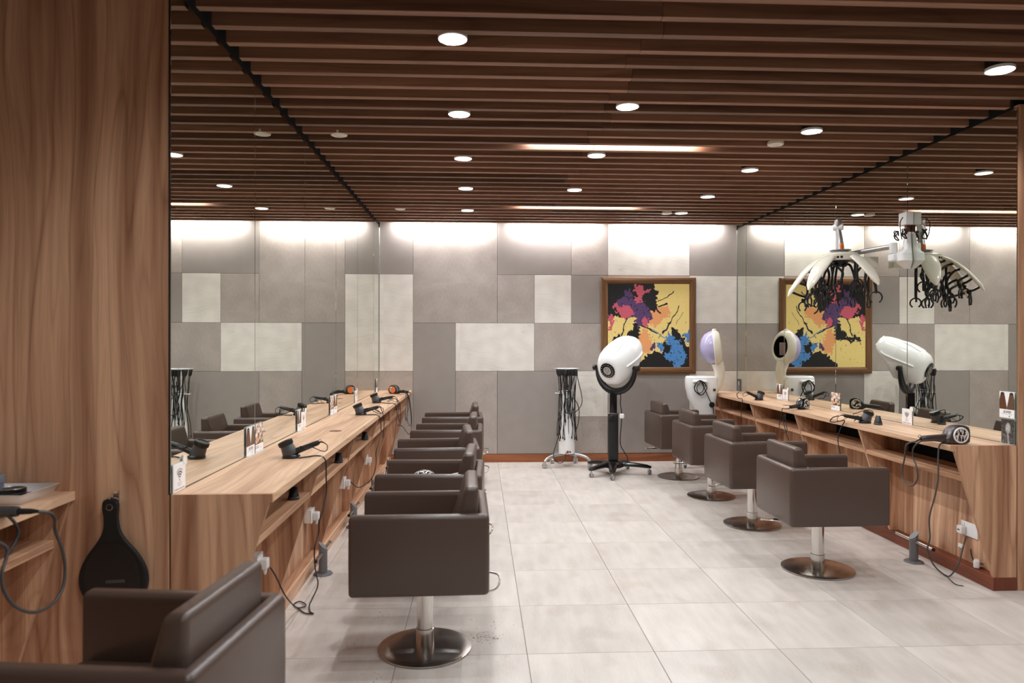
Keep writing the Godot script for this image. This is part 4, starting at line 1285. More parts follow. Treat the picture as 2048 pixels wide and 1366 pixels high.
# ------------------------------------------------------------------ printed cards standing at the mirrors
func card_tex(kind: String) -> ImageTexture:
	var n := noise(hash(kind) % 1000, FastNoiseLite.TYPE_SIMPLEX_SMOOTH, 2)
	var paper := rgb8(238, 234, 232)
	if kind == "wifi":
		return image_tex(120, 116, func(x, y):
			var p := Vector2(x / 120.0, y / 116.0)
			var c := paper
			var q := p - Vector2(0.5, 0.60)
			var a := absf(atan2(q.x, -q.y))
			var r := q.length()
			if r < 0.035: c = rgb8(34, 30, 32)
			for k in [0.12, 0.21, 0.30]:
				if a < 0.72 and absf(r - k) < 0.026: c = rgb8(34, 30, 32)
			if absf(r - 0.395) < 0.028 and a < 0.66 and n.get_noise_2d(a * 40.0 * signf(q.x), r * 30.0) > -0.1: c = rgb8(120, 112, 114)
			for row in [0.70, 0.75, 0.80]:
				if absf(p.y - row) < 0.014 and absf(p.x - 0.5) < 0.16 and n.get_noise_2d(p.x * 50.0, row * 90.0) > -0.15: c = rgb8(150, 144, 146)
			if absf(p.y - 0.92) < 0.022 and absf(p.x - 0.5) < 0.42 and n.get_noise_2d(p.x * 46.0, 3.0) > -0.2: c = rgb8(96, 90, 92)
			return c)
	if kind == "hair":
		return image_tex(112, 132, func(x, y):
			var p := Vector2(x / 112.0, y / 132.0)
			var c := paper
			if p.y < 0.67:
				for e in [[0.20, 0.30, rgb8(120, 68, 38)], [0.80, 0.26, rgb8(128, 92, 66)]]:
					var half: float = lerpf(0.10, 0.30, clampf(p.y / 0.6, 0.0, 1.0))
					var cx: float = e[0]
					if absf(p.x - cx) < half and p.y > 0.02 + 0.5 * pow(absf(p.x - cx), 2.0) * 4.0:
						var s := n.get_noise_2d(p.x * 44.0, p.y * 2.0)
						c = e[2].darkened(0.25 - 0.3 * s)
						if p.y < 0.10: c = c.darkened(0.5)
			else:
				for row in [0.745, 0.79]:
					if absf(p.y - row) < 0.014 and absf(p.x - 0.52) < 0.26 and n.get_noise_2d(p.x * 50.0, row * 80.0) > -0.2: c = rgb8(70, 62, 62)
				if absf(p.y - 0.85) < 0.008 and absf(p.x - 0.5) < 0.34 and n.get_noise_2d(p.x * 60.0, 9.0) > -0.1: c = rgb8(150, 140, 140)
				if (p - Vector2(0.66, 0.93)).length() < 0.03: c = rgb8(40, 36, 36)
			return c)
	if kind == "looks":
		return image_tex(112, 132, func(x, y):
			var p := Vector2(x / 112.0, y / 132.0)
			var c := paper
			if p.y < 0.74:
				var g := n.get_noise_2d(p.x * 5.0, p.y * 5.0)
				c = rgb8(122, 84, 66) if g < 0.0 else rgb8(222, 178, 148)
				if g < -0.28: c = rgb8(62, 36, 32)
				if p.y < 0.46 and int(p.x * 4.0 + floorf(p.y * 6.0)) % 2 == 0 and n.get_noise_2d(p.x * 9.0 + 5.0, p.y * 9.0) > -0.25: c = paper
				if p.y > 0.56 and p.x > 0.55 and g > -0.1: c = rgb8(176, 180, 140)
			elif (absf(p.y - 0.84) < 0.05 and p.x < 0.42) or (p - Vector2(0.7, 0.9)).length() < 0.05: c = rgb8(110, 106, 116) if n.get_noise_2d(p.x * 20.0, p.y * 20.0) > 0.1 else paper
			return c)
	# black-and-white fashion portrait: dark wavy hair round a pale face resting on a hand
	return image_tex(112, 144, func(x, y):
		var p := Vector2(x / 112.0, y / 144.0)
		var g := 0.20 + 0.16 * n.get_noise_2d(p.x * 7.0 + 2.0 * sin(p.y * 9.0), p.y * 5.0)
		g += 0.35 * pow(maxf(0.0, 1.0 - absf(n.get_noise_2d(p.x * 4.0 + sin(p.y * 14.0) * 0.6, p.y * 2.5)) * 3.0), 3.0) * smoothstep(0.1, 0.5, p.y)
		var f := (p - Vector2(0.52, 0.36)).rotated(-0.25)
		var e := (f.x / 0.21) * (f.x / 0.21) + (f.y / 0.23) * (f.y / 0.23)
		if e < 1.0:
			g = 0.74 - 0.22 * e
			for b in [Vector2(-0.07, -0.03), Vector2(0.07, -0.03)]:
				var q: Vector2 = f - b
				if q.length() < 0.034: g = lerpf(0.30, g, clampf(q.length() / 0.034, 0.0, 1.0))
			if absf(f.x) < 0.045 and absf(f.y - 0.115) < 0.013: g = 0.42
			if absf(f.x - 0.015) < 0.012 and absf(f.y - 0.03) < 0.04: g = 0.62
		if absf(p.x - 0.50 - (p.y - 0.6) * 0.16) < 0.07 and p.y > 0.58: g = 0.56
		return Color(g, g * 0.97, g * 0.95))

func mirror_cards():
	var tex := {}
	for k in ["wifi", "hair", "looks", "portrait"]:
		tex[k] = mat("print_" + k, Color.WHITE, 0.4, 0, card_tex(k))
	# wall (-1 left, 1 right), depth of the middle, width, height, y, print, label
	var list := [
		[-1, 2.868, 0.116, 0.112, 0.0, "wifi", "white card with a wifi symbol, nearest on the left worktop beside the veneer wall"],
		[-1, 3.745, 0.135, 0.152, 0.0, "hair", "upright card with two hanks of brown hair, nearest of its kind on the left worktop"],
		[-1, 3.892, 0.138, 0.152, 0.0, "looks", "photo collage card right next to the nearest hair card on the left worktop"],
		[-1, 4.745, 0.10, 0.142, 0.0, "hair", "brown hair photo card tucked beside the second wifi card of the left worktop"],
		[-1, 4.86, 0.12, 0.112, 0.0, "wifi", "white wifi card with round tab in the middle of the left worktop"],
		[-1, 5.79, 0.135, 0.152, 0.0, "looks", "photo collage card halfway along the left worktop, left of a pair"],
		[-1, 5.93, 0.13, 0.152, 0.0, "hair", "hair card halfway along the left worktop, right of a pair"],
		[-1, 6.92, 0.125, 0.112, 0.0, "wifi", "thin-looking white wifi card towards the far end of the left worktop"],
		[-1, 8.30, 0.135, 0.152, 0.0, "hair", "card in the far left corner where mirror meets end wall"],
		[1, 8.465, 0.11, 0.15, 0.0, "portrait", "dark portrait card in the far right corner at the end wall"],
		[1, 7.295, 0.135, 0.160, 0.0, "hair", "small hair card on the right worktop, left of the far wifi card"],
		[1, 7.16, 0.13, 0.112, 0.0, "wifi", "wifi card at the far part of the right worktop, behind the patterned dryer"],
		[1, 6.13, 0.155, 0.155, 0.0, "looks", "photo collage card standing alone on the right worktop"],
		[1, 5.083, 0.122, 0.112, 0.0, "wifi", "white wifi card with round tab, nearest on the right worktop"],
		[1, 4.092, 0.124, 0.160, 0.152, "hair", "hair photo card stuck on the mirror above the portrait, right edge"],
		[1, 4.085, 0.106, 0.148, 0.0, "portrait", "black-and-white portrait card at the right end of the right worktop"]]
	for c in list:
		var x: float = XL + 0.0065 if c[0] < 0 else XR - 0.0065
		var y: float = (TOPL if c[0] < 0 else TOPR) + c[4] + 0.0005
		var t := thing("mirror_card", c[6], "card", V(x, y, c[1]), -c[0] * PI / 2, "printed cards at the mirrors")
		obj("holder", cbox(Vector3(0, c[3] / 2, -0.002), Vector3(c[2], c[3], 0.003), 0.0006), M.clear if c[5] != "wifi" else M.white, t)
		obj("print", sheet(c[2] - 0.004, c[3] - 0.004, 0.002, 0.0003), tex[c[5]], t)
		if c[5] == "wifi":
			var tab := obj("round_tab", lathed([[0.0, -0.001], [0.020, -0.001], [0.020, 0.0012], [0.0, 0.0012]], 24, Transform3D(Basis(Vector3(1, 0, 0), PI / 2), Vector3(c[2] * 0.45, c[3] + 0.002, 0.0))), M.white, t)
			obj("tab_rim", lathed([[0.0125, 0.0012], [0.014, 0.0018], [0.0155, 0.0012]], 24, Transform3D(Basis(Vector3(1, 0, 0), PI / 2), Vector3(c[2] * 0.45, c[3] + 0.002, 0.0))), M.cream, tab)
		elif c[4] == 0.0:
			obj("foot", cbox(Vector3(0, 0.0015, 0.010), Vector3(c[2], 0.003, 0.018), 0.0006), M.clear, t)

# ------------------------------------------------------------------ hair dryers
func world_pts(a: Array) -> Array:
	var o := []
	for p in a: o.append(V(p[0], p[1], p[2]))
	return o

# black dryer standing on its intake end; handle leans towards +x of its own axes
func standing_dryer(label: String, at: Vector3, turn: float, lift := 0.085, size := 1.0) -> Node3D:
	var t := thing("hair_dryer", label, "hair dryer", at, turn, "hair dryers on the worktops")
	t.scale = Vector3(0.78, 0.78, 0.78)
	var tilt := Transform3D(Basis(Vector3(0, 0, 1), 0.40), Vector3(0.004, 0.008, 0))
	obj("intake_base", lathed([[0.0, 0.0], [0.050, 0.0], [0.055, 0.006], [0.054, 0.016], [0.046, 0.024], [0.0, 0.026]], 28), M.black, t)
	obj("barrel", lathed([[0.0, 0.012], [0.046, 0.012], [0.048, 0.03], [0.045, 0.055], [0.041, 0.078], [0.041, 0.084], [0.0, 0.084]], 28, tilt), M.charcoal, t)
	var st := S()
	lathe(st, [[0.034, 0.11], [0.030, 0.10], [0.030, 0.082], [0.043, 0.078], [0.045, 0.082], [0.045, 0.108], [0.042, 0.112], [0.034, 0.112]], 28, tilt)
	for k in 22:
		var a := TAU * k / 22
		cb(st, Vector3(cos(a) * 0.0445, 0.096, sin(a) * 0.0445), Vector3(0.006, 0.026, 0.005), 0.001, 1, Vector2.ZERO, tilt)
	obj("nozzle_ring", st, M.black, t)
	obj("nozzle_grille", lathed([[0.0, 0.104], [0.034, 0.104], [0.034, 0.108], [0.0, 0.109]], 20, tilt), M.black, t)
	st = S()
	var h0 := Vector3(0.028, 0.040, 0)
	var h1 := Vector3(0.18 * size, lift * 1.15, 0)
	tube(st, [h0, h0.lerp(h1, 0.3), h0.lerp(h1, 0.6), h0.lerp(h1, 0.92), h1], [0.022, 0.0195, 0.018, 0.0165, 0.012], 14)
	var h := obj("handle", st, M.black, t)
	obj("switch", rbox(h0.lerp(h1, 0.42) + Vector3(0.006, 0.0, 0.017), Vector3(0.03, 0.012, 0.006), 0.002, 2, null), M.charcoal, h)
	var hook := []
	for i in 11: hook.append(h1 + Vector3(0.004 + 0.008 * cos(i * 0.6), 0.010 + 0.008 * sin(i * 0.6), 0))
	obj("hanging_loop", tubed(hook, 0.0018, 5, 1), M.charcoal, h)
	obj("strain_relief", tubed([h1, h1 + Vector3(0.018, 0.002, 0.004), h1 + Vector3(0.034, -0.004, 0.012)], [0.006, 0.006, 0.006, 0.0055, 0.005, 0.005, 0.004, 0.004, 0.004], 7, 4), M.rubber, h)
	# short loop of cord at the handle and a wrap round the base
	obj("cord_loop", tubed([h1 + Vector3(0.03, -0.003, 0.01), h1 + Vector3(0.052, -0.02, 0.014), h1 + Vector3(0.05, -0.05, 0.02), h1 + Vector3(0.02, -0.055, 0.026), h0.lerp(h1, 0.7) + Vector3(0, -0.01, 0.024), h0.lerp(h1, 0.35) + Vector3(0, 0.012, 0.024), h0.lerp(h1, 0.2) + Vector3(0, 0.022, 0.0), h0.lerp(h1, 0.3) + Vector3(0, 0.0, -0.024)], 0.003, 6), M.cord, t)
	var wrap := []
	for i in 15:
		var a := lerpf(-2.6, 1.2, i / 14.0)
		wrap.append(Vector3(cos(a) * 0.058, 0.0035 + 0.012 * (i / 14.0), -sin(a) * 0.058))
	obj("cord_wrap", tubed(wrap, 0.003, 6, 1), M.cord, t)
	return t

# glossy dryer lying on its side: round intake towards +z, handle towards -x
func side_dryer(label: String, at: Vector3, turn: float, body: Material, grille: Material, handle: Material, rim: Material) -> Node3D:
	var t := thing("hair_dryer", label, "hair dryer", at, turn, "hair dryers on the worktops")
	var outline := []
	for p in [[-0.075, 0.030], [-0.060, 0.056], [-0.045, 0.088], [-0.022, 0.108], [0.010, 0.118], [0.045, 0.115], [0.068, 0.104], [0.076, 0.085], [0.078, 0.050], [0.076, 0.012], [0.060, 0.003], [0.010, 0.001], [-0.045, 0.002], [-0.070, 0.010]]:
		outline.append(Vector2(p[0], p[1]))
	var fine := []
	for i in outline.size():
		var a: Vector2 = outline[i]
		var b: Vector2 = outline[(i + 1) % outline.size()]
		for k in 3: fine.append(a.lerp(b, k / 3.0))
	var c := Vector2(0.008, 0.056)
	var rings := []
	for s in [[-0.042, 0.72], [-0.040, 0.86], [-0.030, 0.96], [-0.012, 1.0], [0.012, 1.0], [0.030, 0.96], [0.040, 0.86], [0.042, 0.72]]:
		var ring := PackedVector3Array()
		for q in fine:
			var w: Vector2 = c + (q - c) * s[1]
			ring.append(Vector3(w.x, maxf(w.y, 0.001), s[0]))
		rings.append(ring)
	var st := S()
	loft(st, rings, true, 60.0)
	obj("body", st, body, t)
	var gx := Transform3D(Basis(Vector3(1, 0, 0), PI / 2), Vector3(0.010, 0.056, 0.038))
	st = S()
	lathe(st, [[0.036, 0.0], [0.046, 0.0], [0.0475, 0.006], [0.044, 0.0095], [0.038, 0.008]], 32, gx)
	var r := obj("intake_rim", st, rim, t)
	obj("intake_grille", prismed(circle(0.039, 28), 0.0, 0.006, Transform3D(Basis.IDENTITY, Vector3(0.010, 0.056, 0.038))), grille, r)
	st = S()
	tube(st, [Vector3(-0.05, 0.035, 0), Vector3(-0.09, 0.036, 0), Vector3(-0.15, 0.034, 0), Vector3(-0.20, 0.031, 0), Vector3(-0.207, 0.030, 0)], [0.027, 0.0215, 0.019, 0.018, 0.012], 14)
	var h := obj("handle", st, handle, t)
	obj("strain_relief", tubed([Vector3(-0.205, 0.030, 0), Vector3(-0.225, 0.024, 0.006), Vector3(-0.245, 0.015, 0.01)], 0.005, 7, 3), M.rubber, h)
	var hook := []
	for i in 11: hook.append(Vector3(-0.214 + 0.009 * cos(i * 0.6), 0.045 + 0.009 * sin(i * 0.6), 0))
	obj("hanging_loop", tubed(hook, 0.0018, 5, 1), M.charcoal, h)
	return t

func spotted(called: String, a: Color, b: Color, seed: int, fx: float, fy: float, cut: float) -> StandardMaterial3D:
	var n := noise(seed, FastNoiseLite.TYPE_SIMPLEX_SMOOTH, 2)
	return mat(called, Color.WHITE, 0.14, 0, image_tex(128, 128, func(x, y):
		var v := n.get_noise_2d(x / 128.0 * fx + 0.8 * n.get_noise_2d(x * 0.03, y * 0.03), y / 128.0 * fy)
		return a if v > cut else b), Vector2(6, 6))

func hair_dryers():
	var stripes := spotted("striped_print", rgb8(232, 226, 218), rgb8(48, 22, 18), 401, 14.0, 3.0, 0.02)
	var zebra := spotted("zebra_print", rgb8(222, 220, 216), rgb8(18, 16, 17), 402, 9.0, 4.0, 0.02)
	var leopard := spotted("leopard_print", rgb8(236, 226, 224), rgb8(22, 15, 15), 403, 8.0, 8.0, 0.08)
	# left worktop
	var l1 := standing_dryer("charcoal hair dryer standing on the left worktop, nearest of the left side", V(-0.955, TOPL, 3.66), 0.10)
	wpart("power_cord", tubed(world_pts([[-0.905, 0.873, 3.62], [-0.873, 0.872, 3.66], [-0.822, 0.872, 3.69], [-0.788, 0.850, 3.69], [-0.786, 0.761, 3.70], [-0.786, 0.675, 3.70], [-0.792, 0.60, 3.65], [-0.805, 0.55, 3.63], [-0.815, 0.484, 3.66], [-0.825, 0.41, 3.61], [-0.84, 0.278, 3.70], [-0.85, 0.17, 3.80], [-0.91, 0.05, 3.93], [-0.930, 0.008, 3.95], [-0.905, 0.006, 3.86], [-0.880, 0.008, 3.83], [-0.925, 0.006, 3.84], [-0.973, 0.006, 3.90], [-1.020, 0.006, 3.97], [-0.997, 0.008, 4.01], [-0.947, 0.010, 3.945], [-0.975, 0.03, 3.86], [-0.955, 0.20, 3.56], [-0.99, 0.30, 3.53], [-1.02, 0.352, 3.53]]), 0.0035, 6, 5), M.cord, l1)
	var l2 := standing_dryer("charcoal hair dryer with tangled cord midway along the left worktop", V(-0.945, TOPL, 5.74), 0.0, 0.07)
	wpart("power_cord", tubed(world_pts([[-0.90, 0.873, 5.70], [-0.86, 0.871, 5.72], [-0.81, 0.872, 5.69], [-0.786, 0.84, 5.70], [-0.785, 0.73, 5.75], [-0.787, 0.66, 5.64], [-0.80, 0.591, 5.575], [-0.83, 0.452, 5.78], [-0.88, 0.328, 5.85], [-0.97, 0.274, 5.80], [-1.02, 0.335, 5.72]]), 0.0035, 6), M.cord, l2)
	wpart("spare_cord", tubed(world_pts([[-0.90, 0.90, 5.66], [-0.86, 0.93, 5.66], [-0.81, 0.91, 5.70], [-0.79, 0.875, 5.78], [-0.82, 0.872, 5.82], [-0.86, 0.90, 5.80], [-0.80, 0.93, 5.76], [-0.775, 0.86, 5.80], [-0.775, 0.78, 5.86], [-0.78, 0.70, 5.84], [-0.79, 0.66, 5.90]]), 0.0032, 6), M.cord, l2)
	var l3 := standing_dryer("charcoal hair dryer beside the orange one at the far left", V(-0.975, TOPL, 6.83), 0.0, 0.065, 1.1)
	wpart("power_cord", tubed(world_pts([[-0.92, 0.873, 6.80], [-0.84, 0.872, 6.72], [-0.805, 0.872, 6.74], [-0.786, 0.84, 6.80], [-0.785, 0.74, 6.87], [-0.785, 0.64, 6.75], [-0.79, 0.53, 6.66], [-0.80, 0.42, 6.5], [-0.82, 0.332, 6.4], [-0.85, 0.2, 6.4], [-0.90, 0.03, 6.45], [-0.96, 0.006, 6.52]]), 0.0035, 6), M.cord, l3)
	var o := side_dryer("orange and black hair dryer at the far end of the left worktop", V(-0.935, TOPL, 7.98), PI - 0.5, M.black, M.orange, M.black, M.orange)
	o.scale = Vector3(0.85, 0.85, 0.85)
	obj("orange_end", lathed([[0.0, 0.0], [0.044, 0.0], [0.046, 0.008], [0.036, 0.016], [0.0, 0.018]], 24, Transform3D(Basis(Vector3(0, 0, 1), -PI / 2 + 0.15), Vector3(0.072, 0.062, 0))), M.orange, o)
	obj("grey_band", lathed([[0.050, -0.02], [0.054, -0.016], [0.054, 0.012], [0.050, 0.016]], 24, Transform3D(Basis(Vector3(0, 0, 1), -PI / 2), Vector3(0.04, 0.061, 0))), M.alu, o)
	obj("back_disc", lathed([[0.0, 0.0], [0.044, 0.0], [0.044, 0.006], [0.0, 0.008]], 24, Transform3D(Basis(Vector3(1, 0, 0), -PI / 2), Vector3(0.010, 0.056, -0.038))), M.orange, o)
	wpart("power_cord", tubed(world_pts([[-0.84, 0.90, 8.02], [-0.806, 0.885, 7.95], [-0.784, 0.82, 8.05], [-0.782, 0.70, 8.2], [-0.782, 0.55, 8.32], [-0.785, 0.42, 8.3], [-0.79, 0.40, 8.1], [-0.80, 0.48, 7.8], [-0.80, 0.56, 7.5], [-0.83, 0.60, 7.3]]), 0.0038, 6), M.cord, o)
	wpart("spare_cord", tubed(world_pts([[-0.86, 0.895, 8.03], [-0.82, 0.885, 7.98], [-0.786, 0.82, 7.96], [-0.783, 0.718, 8.06], [-0.783, 0.66, 7.80], [-0.783, 0.573, 7.86], [-0.785, 0.485, 8.15], [-0.785, 0.54, 8.3], [-0.785, 0.66, 8.22], [-0.784, 0.78, 8.1], [-0.80, 0.876, 7.99]]), 0.0034, 6), M.cord, o)
	wpart("cord_coil", tubed(world_pts([[-0.86, 0.876, 6.80], [-0.83, 0.90, 6.86], [-0.80, 0.89, 6.95], [-0.785, 0.82, 7.0], [-0.782, 0.72, 6.95], [-0.782, 0.66, 7.06], [-0.783, 0.72, 7.14], [-0.784, 0.83, 7.08], [-0.80, 0.885, 7.0], [-0.85, 0.90, 6.92], [-0.88, 0.876, 6.86]]), 0.0032, 6), M.cord, l3)
	wpart("cord_coil", tubed(world_pts([[-0.87, 0.90, 8.0], [-0.83, 0.915, 7.9], [-0.80, 0.89, 7.8], [-0.784, 0.80, 7.72], [-0.782, 0.68, 7.6], [-0.783, 0.60, 7.68], [-0.783, 0.66, 7.82], [-0.784, 0.76, 7.88], [-0.79, 0.86, 7.9], [-0.82, 0.90, 7.95]]), 0.0034, 6), M.cord, o)
	# right worktop
	var r4 := side_dryer("glossy brown hair dryer with striped intake, nearest on the right worktop", V(2.835, TOPR, 4.105), 0.0, M.brown_gloss, stripes, M.brown_gloss, M.white)
	wpart("power_cord", tubed(world_pts([[2.592, 0.868, 4.095], [2.62, 0.846, 4.2], [2.70, 0.80, 4.37], [2.735, 0.712, 4.44], [2.745, 0.611, 4.48], [2.75, 0.544, 4.445], [2.752, 0.548, 4.377], [2.752, 0.601, 4.331], [2.75, 0.669, 4.336], [2.745, 0.735, 4.37], [2.735, 0.80, 4.34], [2.735, 0.856, 4.24], [2.757, 0.862, 4.16], [2.790, 0.858, 4.13], [2.775, 0.858, 4.11], [2.752, 0.840, 4.12], [2.747, 0.75, 4.125], [2.75, 0.647, 4.128], [2.757, 0.534, 4.166], [2.77, 0.379, 4.241], [2.79, 0.248, 4.266], [2.81, 0.153, 4.32], [2.85, 0.06, 4.317], [2.898, 0.008, 4.285], [2.93, 0.010, 4.275], [2.96, 0.085, 4.25], [3.01, 0.19, 4.275], [3.03, 0.245, 4.28]]), 0.0048, 7, 5), M.cord_grey, r4)
	wpart("cord_tag", cbox(V(3.003, 0.19, 4.29), Vector3(0.012, 0.022, 0.035), 0.001), M.white, r4)
	wpart("cable_tie", tubed(world_pts([[2.900, 0.012, 4.275], [2.870, 0.006, 4.18], [2.858, 0.006, 4.12], [2.885, 0.006, 4.095]]), 0.0028, 6), M.cord, r4)
	var r3 := standing_dryer("black hair dryer with wrapped cord beside a black nozzle on the right worktop", V(2.875, TOPR, 5.16), PI - 0.1, 0.062, 1.1)
	wpart("power_cord", tubed(world_pts([[2.69, 0.905, 5.19], [2.65, 0.89, 5.20], [2.655, 0.855, 5.25], [2.70, 0.848, 5.27], [2.742, 0.866, 5.21], [2.752, 0.84, 5.24], [2.75, 0.768, 5.30], [2.752, 0.70, 5.32], [2.755, 0.62, 5.30], [2.77, 0.56, 5.30], [2.80, 0.47, 5.32], [2.86, 0.38, 5.36]]), 0.0038, 6), M.cord, r3)
	wpart("spare_cord", tubed(world_pts([[2.80, 0.915, 5.19], [2.83, 0.94, 5.14], [2.87, 0.955, 5.10], [2.92, 0.93, 5.13], [2.90, 0.90, 5.20], [2.85, 0.88, 5.215], [2.82, 0.86, 5.215]]), 0.0032, 6), M.cord, r3)
	var r2 := side_dryer("small zebra patterned hair dryer on the right worktop, between two cards", V(2.90, TOPR, 6.24), 0.55, M.black_gloss, zebra, M.black, zebra)
	r2.scale = Vector3(0.86, 0.86, 0.86)
	wpart("power_cord", tubed(world_pts([[2.735, 0.868, 6.14], [2.71, 0.862, 6.18], [2.735, 0.85, 6.28], [2.748, 0.75, 6.35], [2.75, 0.682, 6.38], [2.752, 0.636, 6.329], [2.752, 0.658, 6.224], [2.752, 0.727, 6.245], [2.75, 0.80, 6.26], [2.752, 0.742, 6.30], [2.755, 0.630, 6.235], [2.77, 0.536, 6.200], [2.80, 0.42, 6.22]]), 0.0036, 6), M.cord, r2)
	var r1 := standing_dryer("black hair dryer at the far end of the right worktop, handle to the left", V(2.885, TOPR, 7.19), PI + 0.25, 0.095, 1.0)
	wpart("power_cord", tubed(world_pts([[2.70, 0.935, 7.24], [2.68, 0.91, 7.26], [2.70, 0.866, 7.27], [2.742, 0.858, 7.28], [2.752, 0.82, 7.30], [2.752, 0.759, 7.32], [2.752, 0.681, 7.33], [2.76, 0.572, 7.35], [2.79, 0.432, 7.38], [2.86, 0.30, 7.4]]), 0.0036, 6), M.cord, r1)
	# one left on a chair seat
	var s := side_dryer("leopard patterned hair dryer lying on the second left chair's seat", V(-0.30, 0.545, 4.36), PI, leopard, M.black, M.white, M.black)
	s.rotation.z = deg_to_rad(-16.0)
	s.scale = Vector3(1.15, 1.15, 1.15)
	# loose nozzles: one on the right worktop, three on the left shelf
	var i := 0
	var nz := ["black triangular dryer nozzle standing on the right worktop", "black dryer nozzle on the first left shelf, under the nearest dryer", "black dryer nozzle on the left shelf below the second dryer", "black dryer nozzle on the left shelf at the far end"]
	for p in [[2.915, TOPR, 5.055, 0.2], [-0.905, TOPL - 0.181, 3.52, 1.2], [-0.89, TOPL - 0.181, 4.56, 1.3], [-0.89, TOPL - 0.181, 5.60, 1.25]]:
		var t := thing("dryer_nozzle", nz[i], "nozzle", V(p[0], p[1], p[2]), p[3], "loose dryer nozzles")
		var k := 1.0 if i == 0 else 0.95
		i += 1
		var rings := []
		for q in [[0.0, 0.027, 0.027], [0.016, 0.027, 0.027], [0.022, 0.026, 0.025], [0.058, 0.010, 0.022], [0.066, 0.006, 0.021]]:
			var ring := PackedVector3Array()
			for j in 20:
				var a := TAU * j / 20
				ring.append(Vector3(cos(a) * q[1], q[0], sin(a) * q[2]) * k)
			rings.append(ring)
		var st := S()
		loft(st, rings, true, 30.0)
		obj("funnel", st, M.black, t)
		obj("collar", lathed([[0.0275 * k, 0.001], [0.0295 * k, 0.003], [0.0295 * k, 0.012], [0.0275 * k, 0.014]], 20), M.charcoal, t)

# ------------------------------------------------------------------ footrests in front of the counters
func footrests():
	var t := thing("footrest", "grey post footrest with crossbar near the nearest right chair", "footrest", V(2.882, 0, 4.575), 0, "grey footrests")
	obj("flange", lathed([[0.0, 0.0], [0.058, 0.0], [0.06, 0.003], [0.056, 0.008], [0.03, 0.010], [0.0, 0.010]], 28), M.grey_paint, t)
	var rings := []
	for y in [0.008, 0.15]:
		var ring := PackedVector3Array()
		for j in 24:
			var a := TAU * j / 24
			ring.append(Vector3(cos(a) * 0.027, y + (0.0 if y < 0.1 else 0.028 + cos(a) * 0.024), sin(a) * 0.027))
		rings.append(ring)
	var st := S()
	loft(st, rings)
	obj("post", st, M.grey_paint, t)
	obj("crossbar", tubed([Vector3(0.0, 0.14, -0.20), Vector3(0.0, 0.14, 0.20)], 0.0105, 14, 1), M.chrome, t)
	for sz in [-1, 1]:
		obj("bar_cap", lathed([[0.0, 0.0], [0.0115, 0.0], [0.0115, 0.008], [0.0, 0.009]], 14, along(Vector3(0, 0.14, sz * 0.199), Vector3(0, 0.14, sz * 0.3))), M.black, t)
	for k in 3:
		var a := TAU * k / 3 + 0.4
		obj("bolt", lathed([[0.0, 0.008], [0.005, 0.008], [0.004, 0.012], [0.0, 0.013]], 8, Transform3D(Basis.IDENTITY, Vector3(cos(a) * 0.045, 0, sin(a) * 0.045))), M.chrome, t)
	for p in [[-0.975, 4.50, "grey post footrest on the left, beside the cables on the floor"], [-0.98, 5.62, "grey footrest on the left, second one back"], [-0.965, 6.60, "grey footrest on the left, third one back"], [-0.955, 7.62, "farthest grey footrest on the left"]]:
		copy(t, "footrest", V(p[0], 0, p[1]), PI, p[2])

# ------------------------------------------------------------------ sockets and plugs under the counters
func sockets():
	# left: boxed sockets on the back panels; d, plugs?
	for p in [[3.50, 0.385, "white socket box with plug under the left counter, nearest"], [4.60, 0.345, "white socket box under the left counter, second from the camera"], [5.70, 0.335, "white socket box under the left counter, third from the camera"], [6.82, 0.33, "small white socket box under the left counter, farthest"]]:
		var t := thing("socket_box", p[2], "socket", V(XL + 0.081, p[1], p[0]), PI / 2, "white sockets under the left counter")
		obj("box", rbox(Vector3(0, 0, 0.022), Vector3(0.086, 0.086, 0.044), 0.005, 2), M.white, t)
		obj("face_plate", rbox(Vector3(0, 0, 0.046), Vector3(0.09, 0.09, 0.008), 0.003, 2), M.white_gloss, t)
		var pl := obj("plug", rbox(Vector3(0.008, -0.006, 0.068), Vector3(0.05, 0.052, 0.036), 0.008, 2), M.white, t)
		obj("plug_neck", lathed([[0.011, 0.0], [0.008, 0.02], [0.005, 0.03]], 10, Transform3D(Basis(Vector3(1, 0, 0), PI), Vector3(0.008, -0.03, 0.07))), M.white, pl)
	# right
	var t := thing("socket_box", "white wall socket with plug under the right counter's end panel", "socket", V(XR - 0.081, 0.285, 4.30), -PI / 2)
	obj("face_plate", rbox(Vector3(0, 0, 0.005), Vector3(0.15, 0.088, 0.010), 0.003, 2), M.white_gloss, t)
	obj("rocker", rbox(Vector3(-0.045, 0.026, 0.012), Vector3(0.014, 0.02, 0.006), 0.002, 2), M.white, t)
	var pl := obj("plug", rbox(Vector3(-0.045, -0.010, 0.028), Vector3(0.05, 0.054, 0.036), 0.010, 2), M.white, t)
	obj("fuse_mark", cbox(Vector3(-0.045, -0.010, 0.0465), Vector3(0.02, 0.008, 0.001), 0.0003), M.cord_grey, pl)
	var q := thing("loose_plug", "white three-pin plug lying on the right plinth ledge", "plug", V(XR - 0.112, 0.078, 4.20), 0.9)
	obj("plug_body", rbox(Vector3(0, 0.026, 0), Vector3(0.052, 0.052, 0.034), 0.010, 2), M.white, q)
	for p in [[-0.011, 0.018], [0.011, 0.018], [0.0, 0.040]]:
		obj("pin", cbox(Vector3(p[0], p[1], 0.028), Vector3(0.006, 0.004, 0.024), 0.0008), M.chrome, q)
	obj("cord", tubed([Vector3(0.02, 0.03, -0.015), Vector3(0.05, 0.06, -0.03), Vector3(0.075, 0.09, -0.035)], 0.004, 6), M.cord, q)

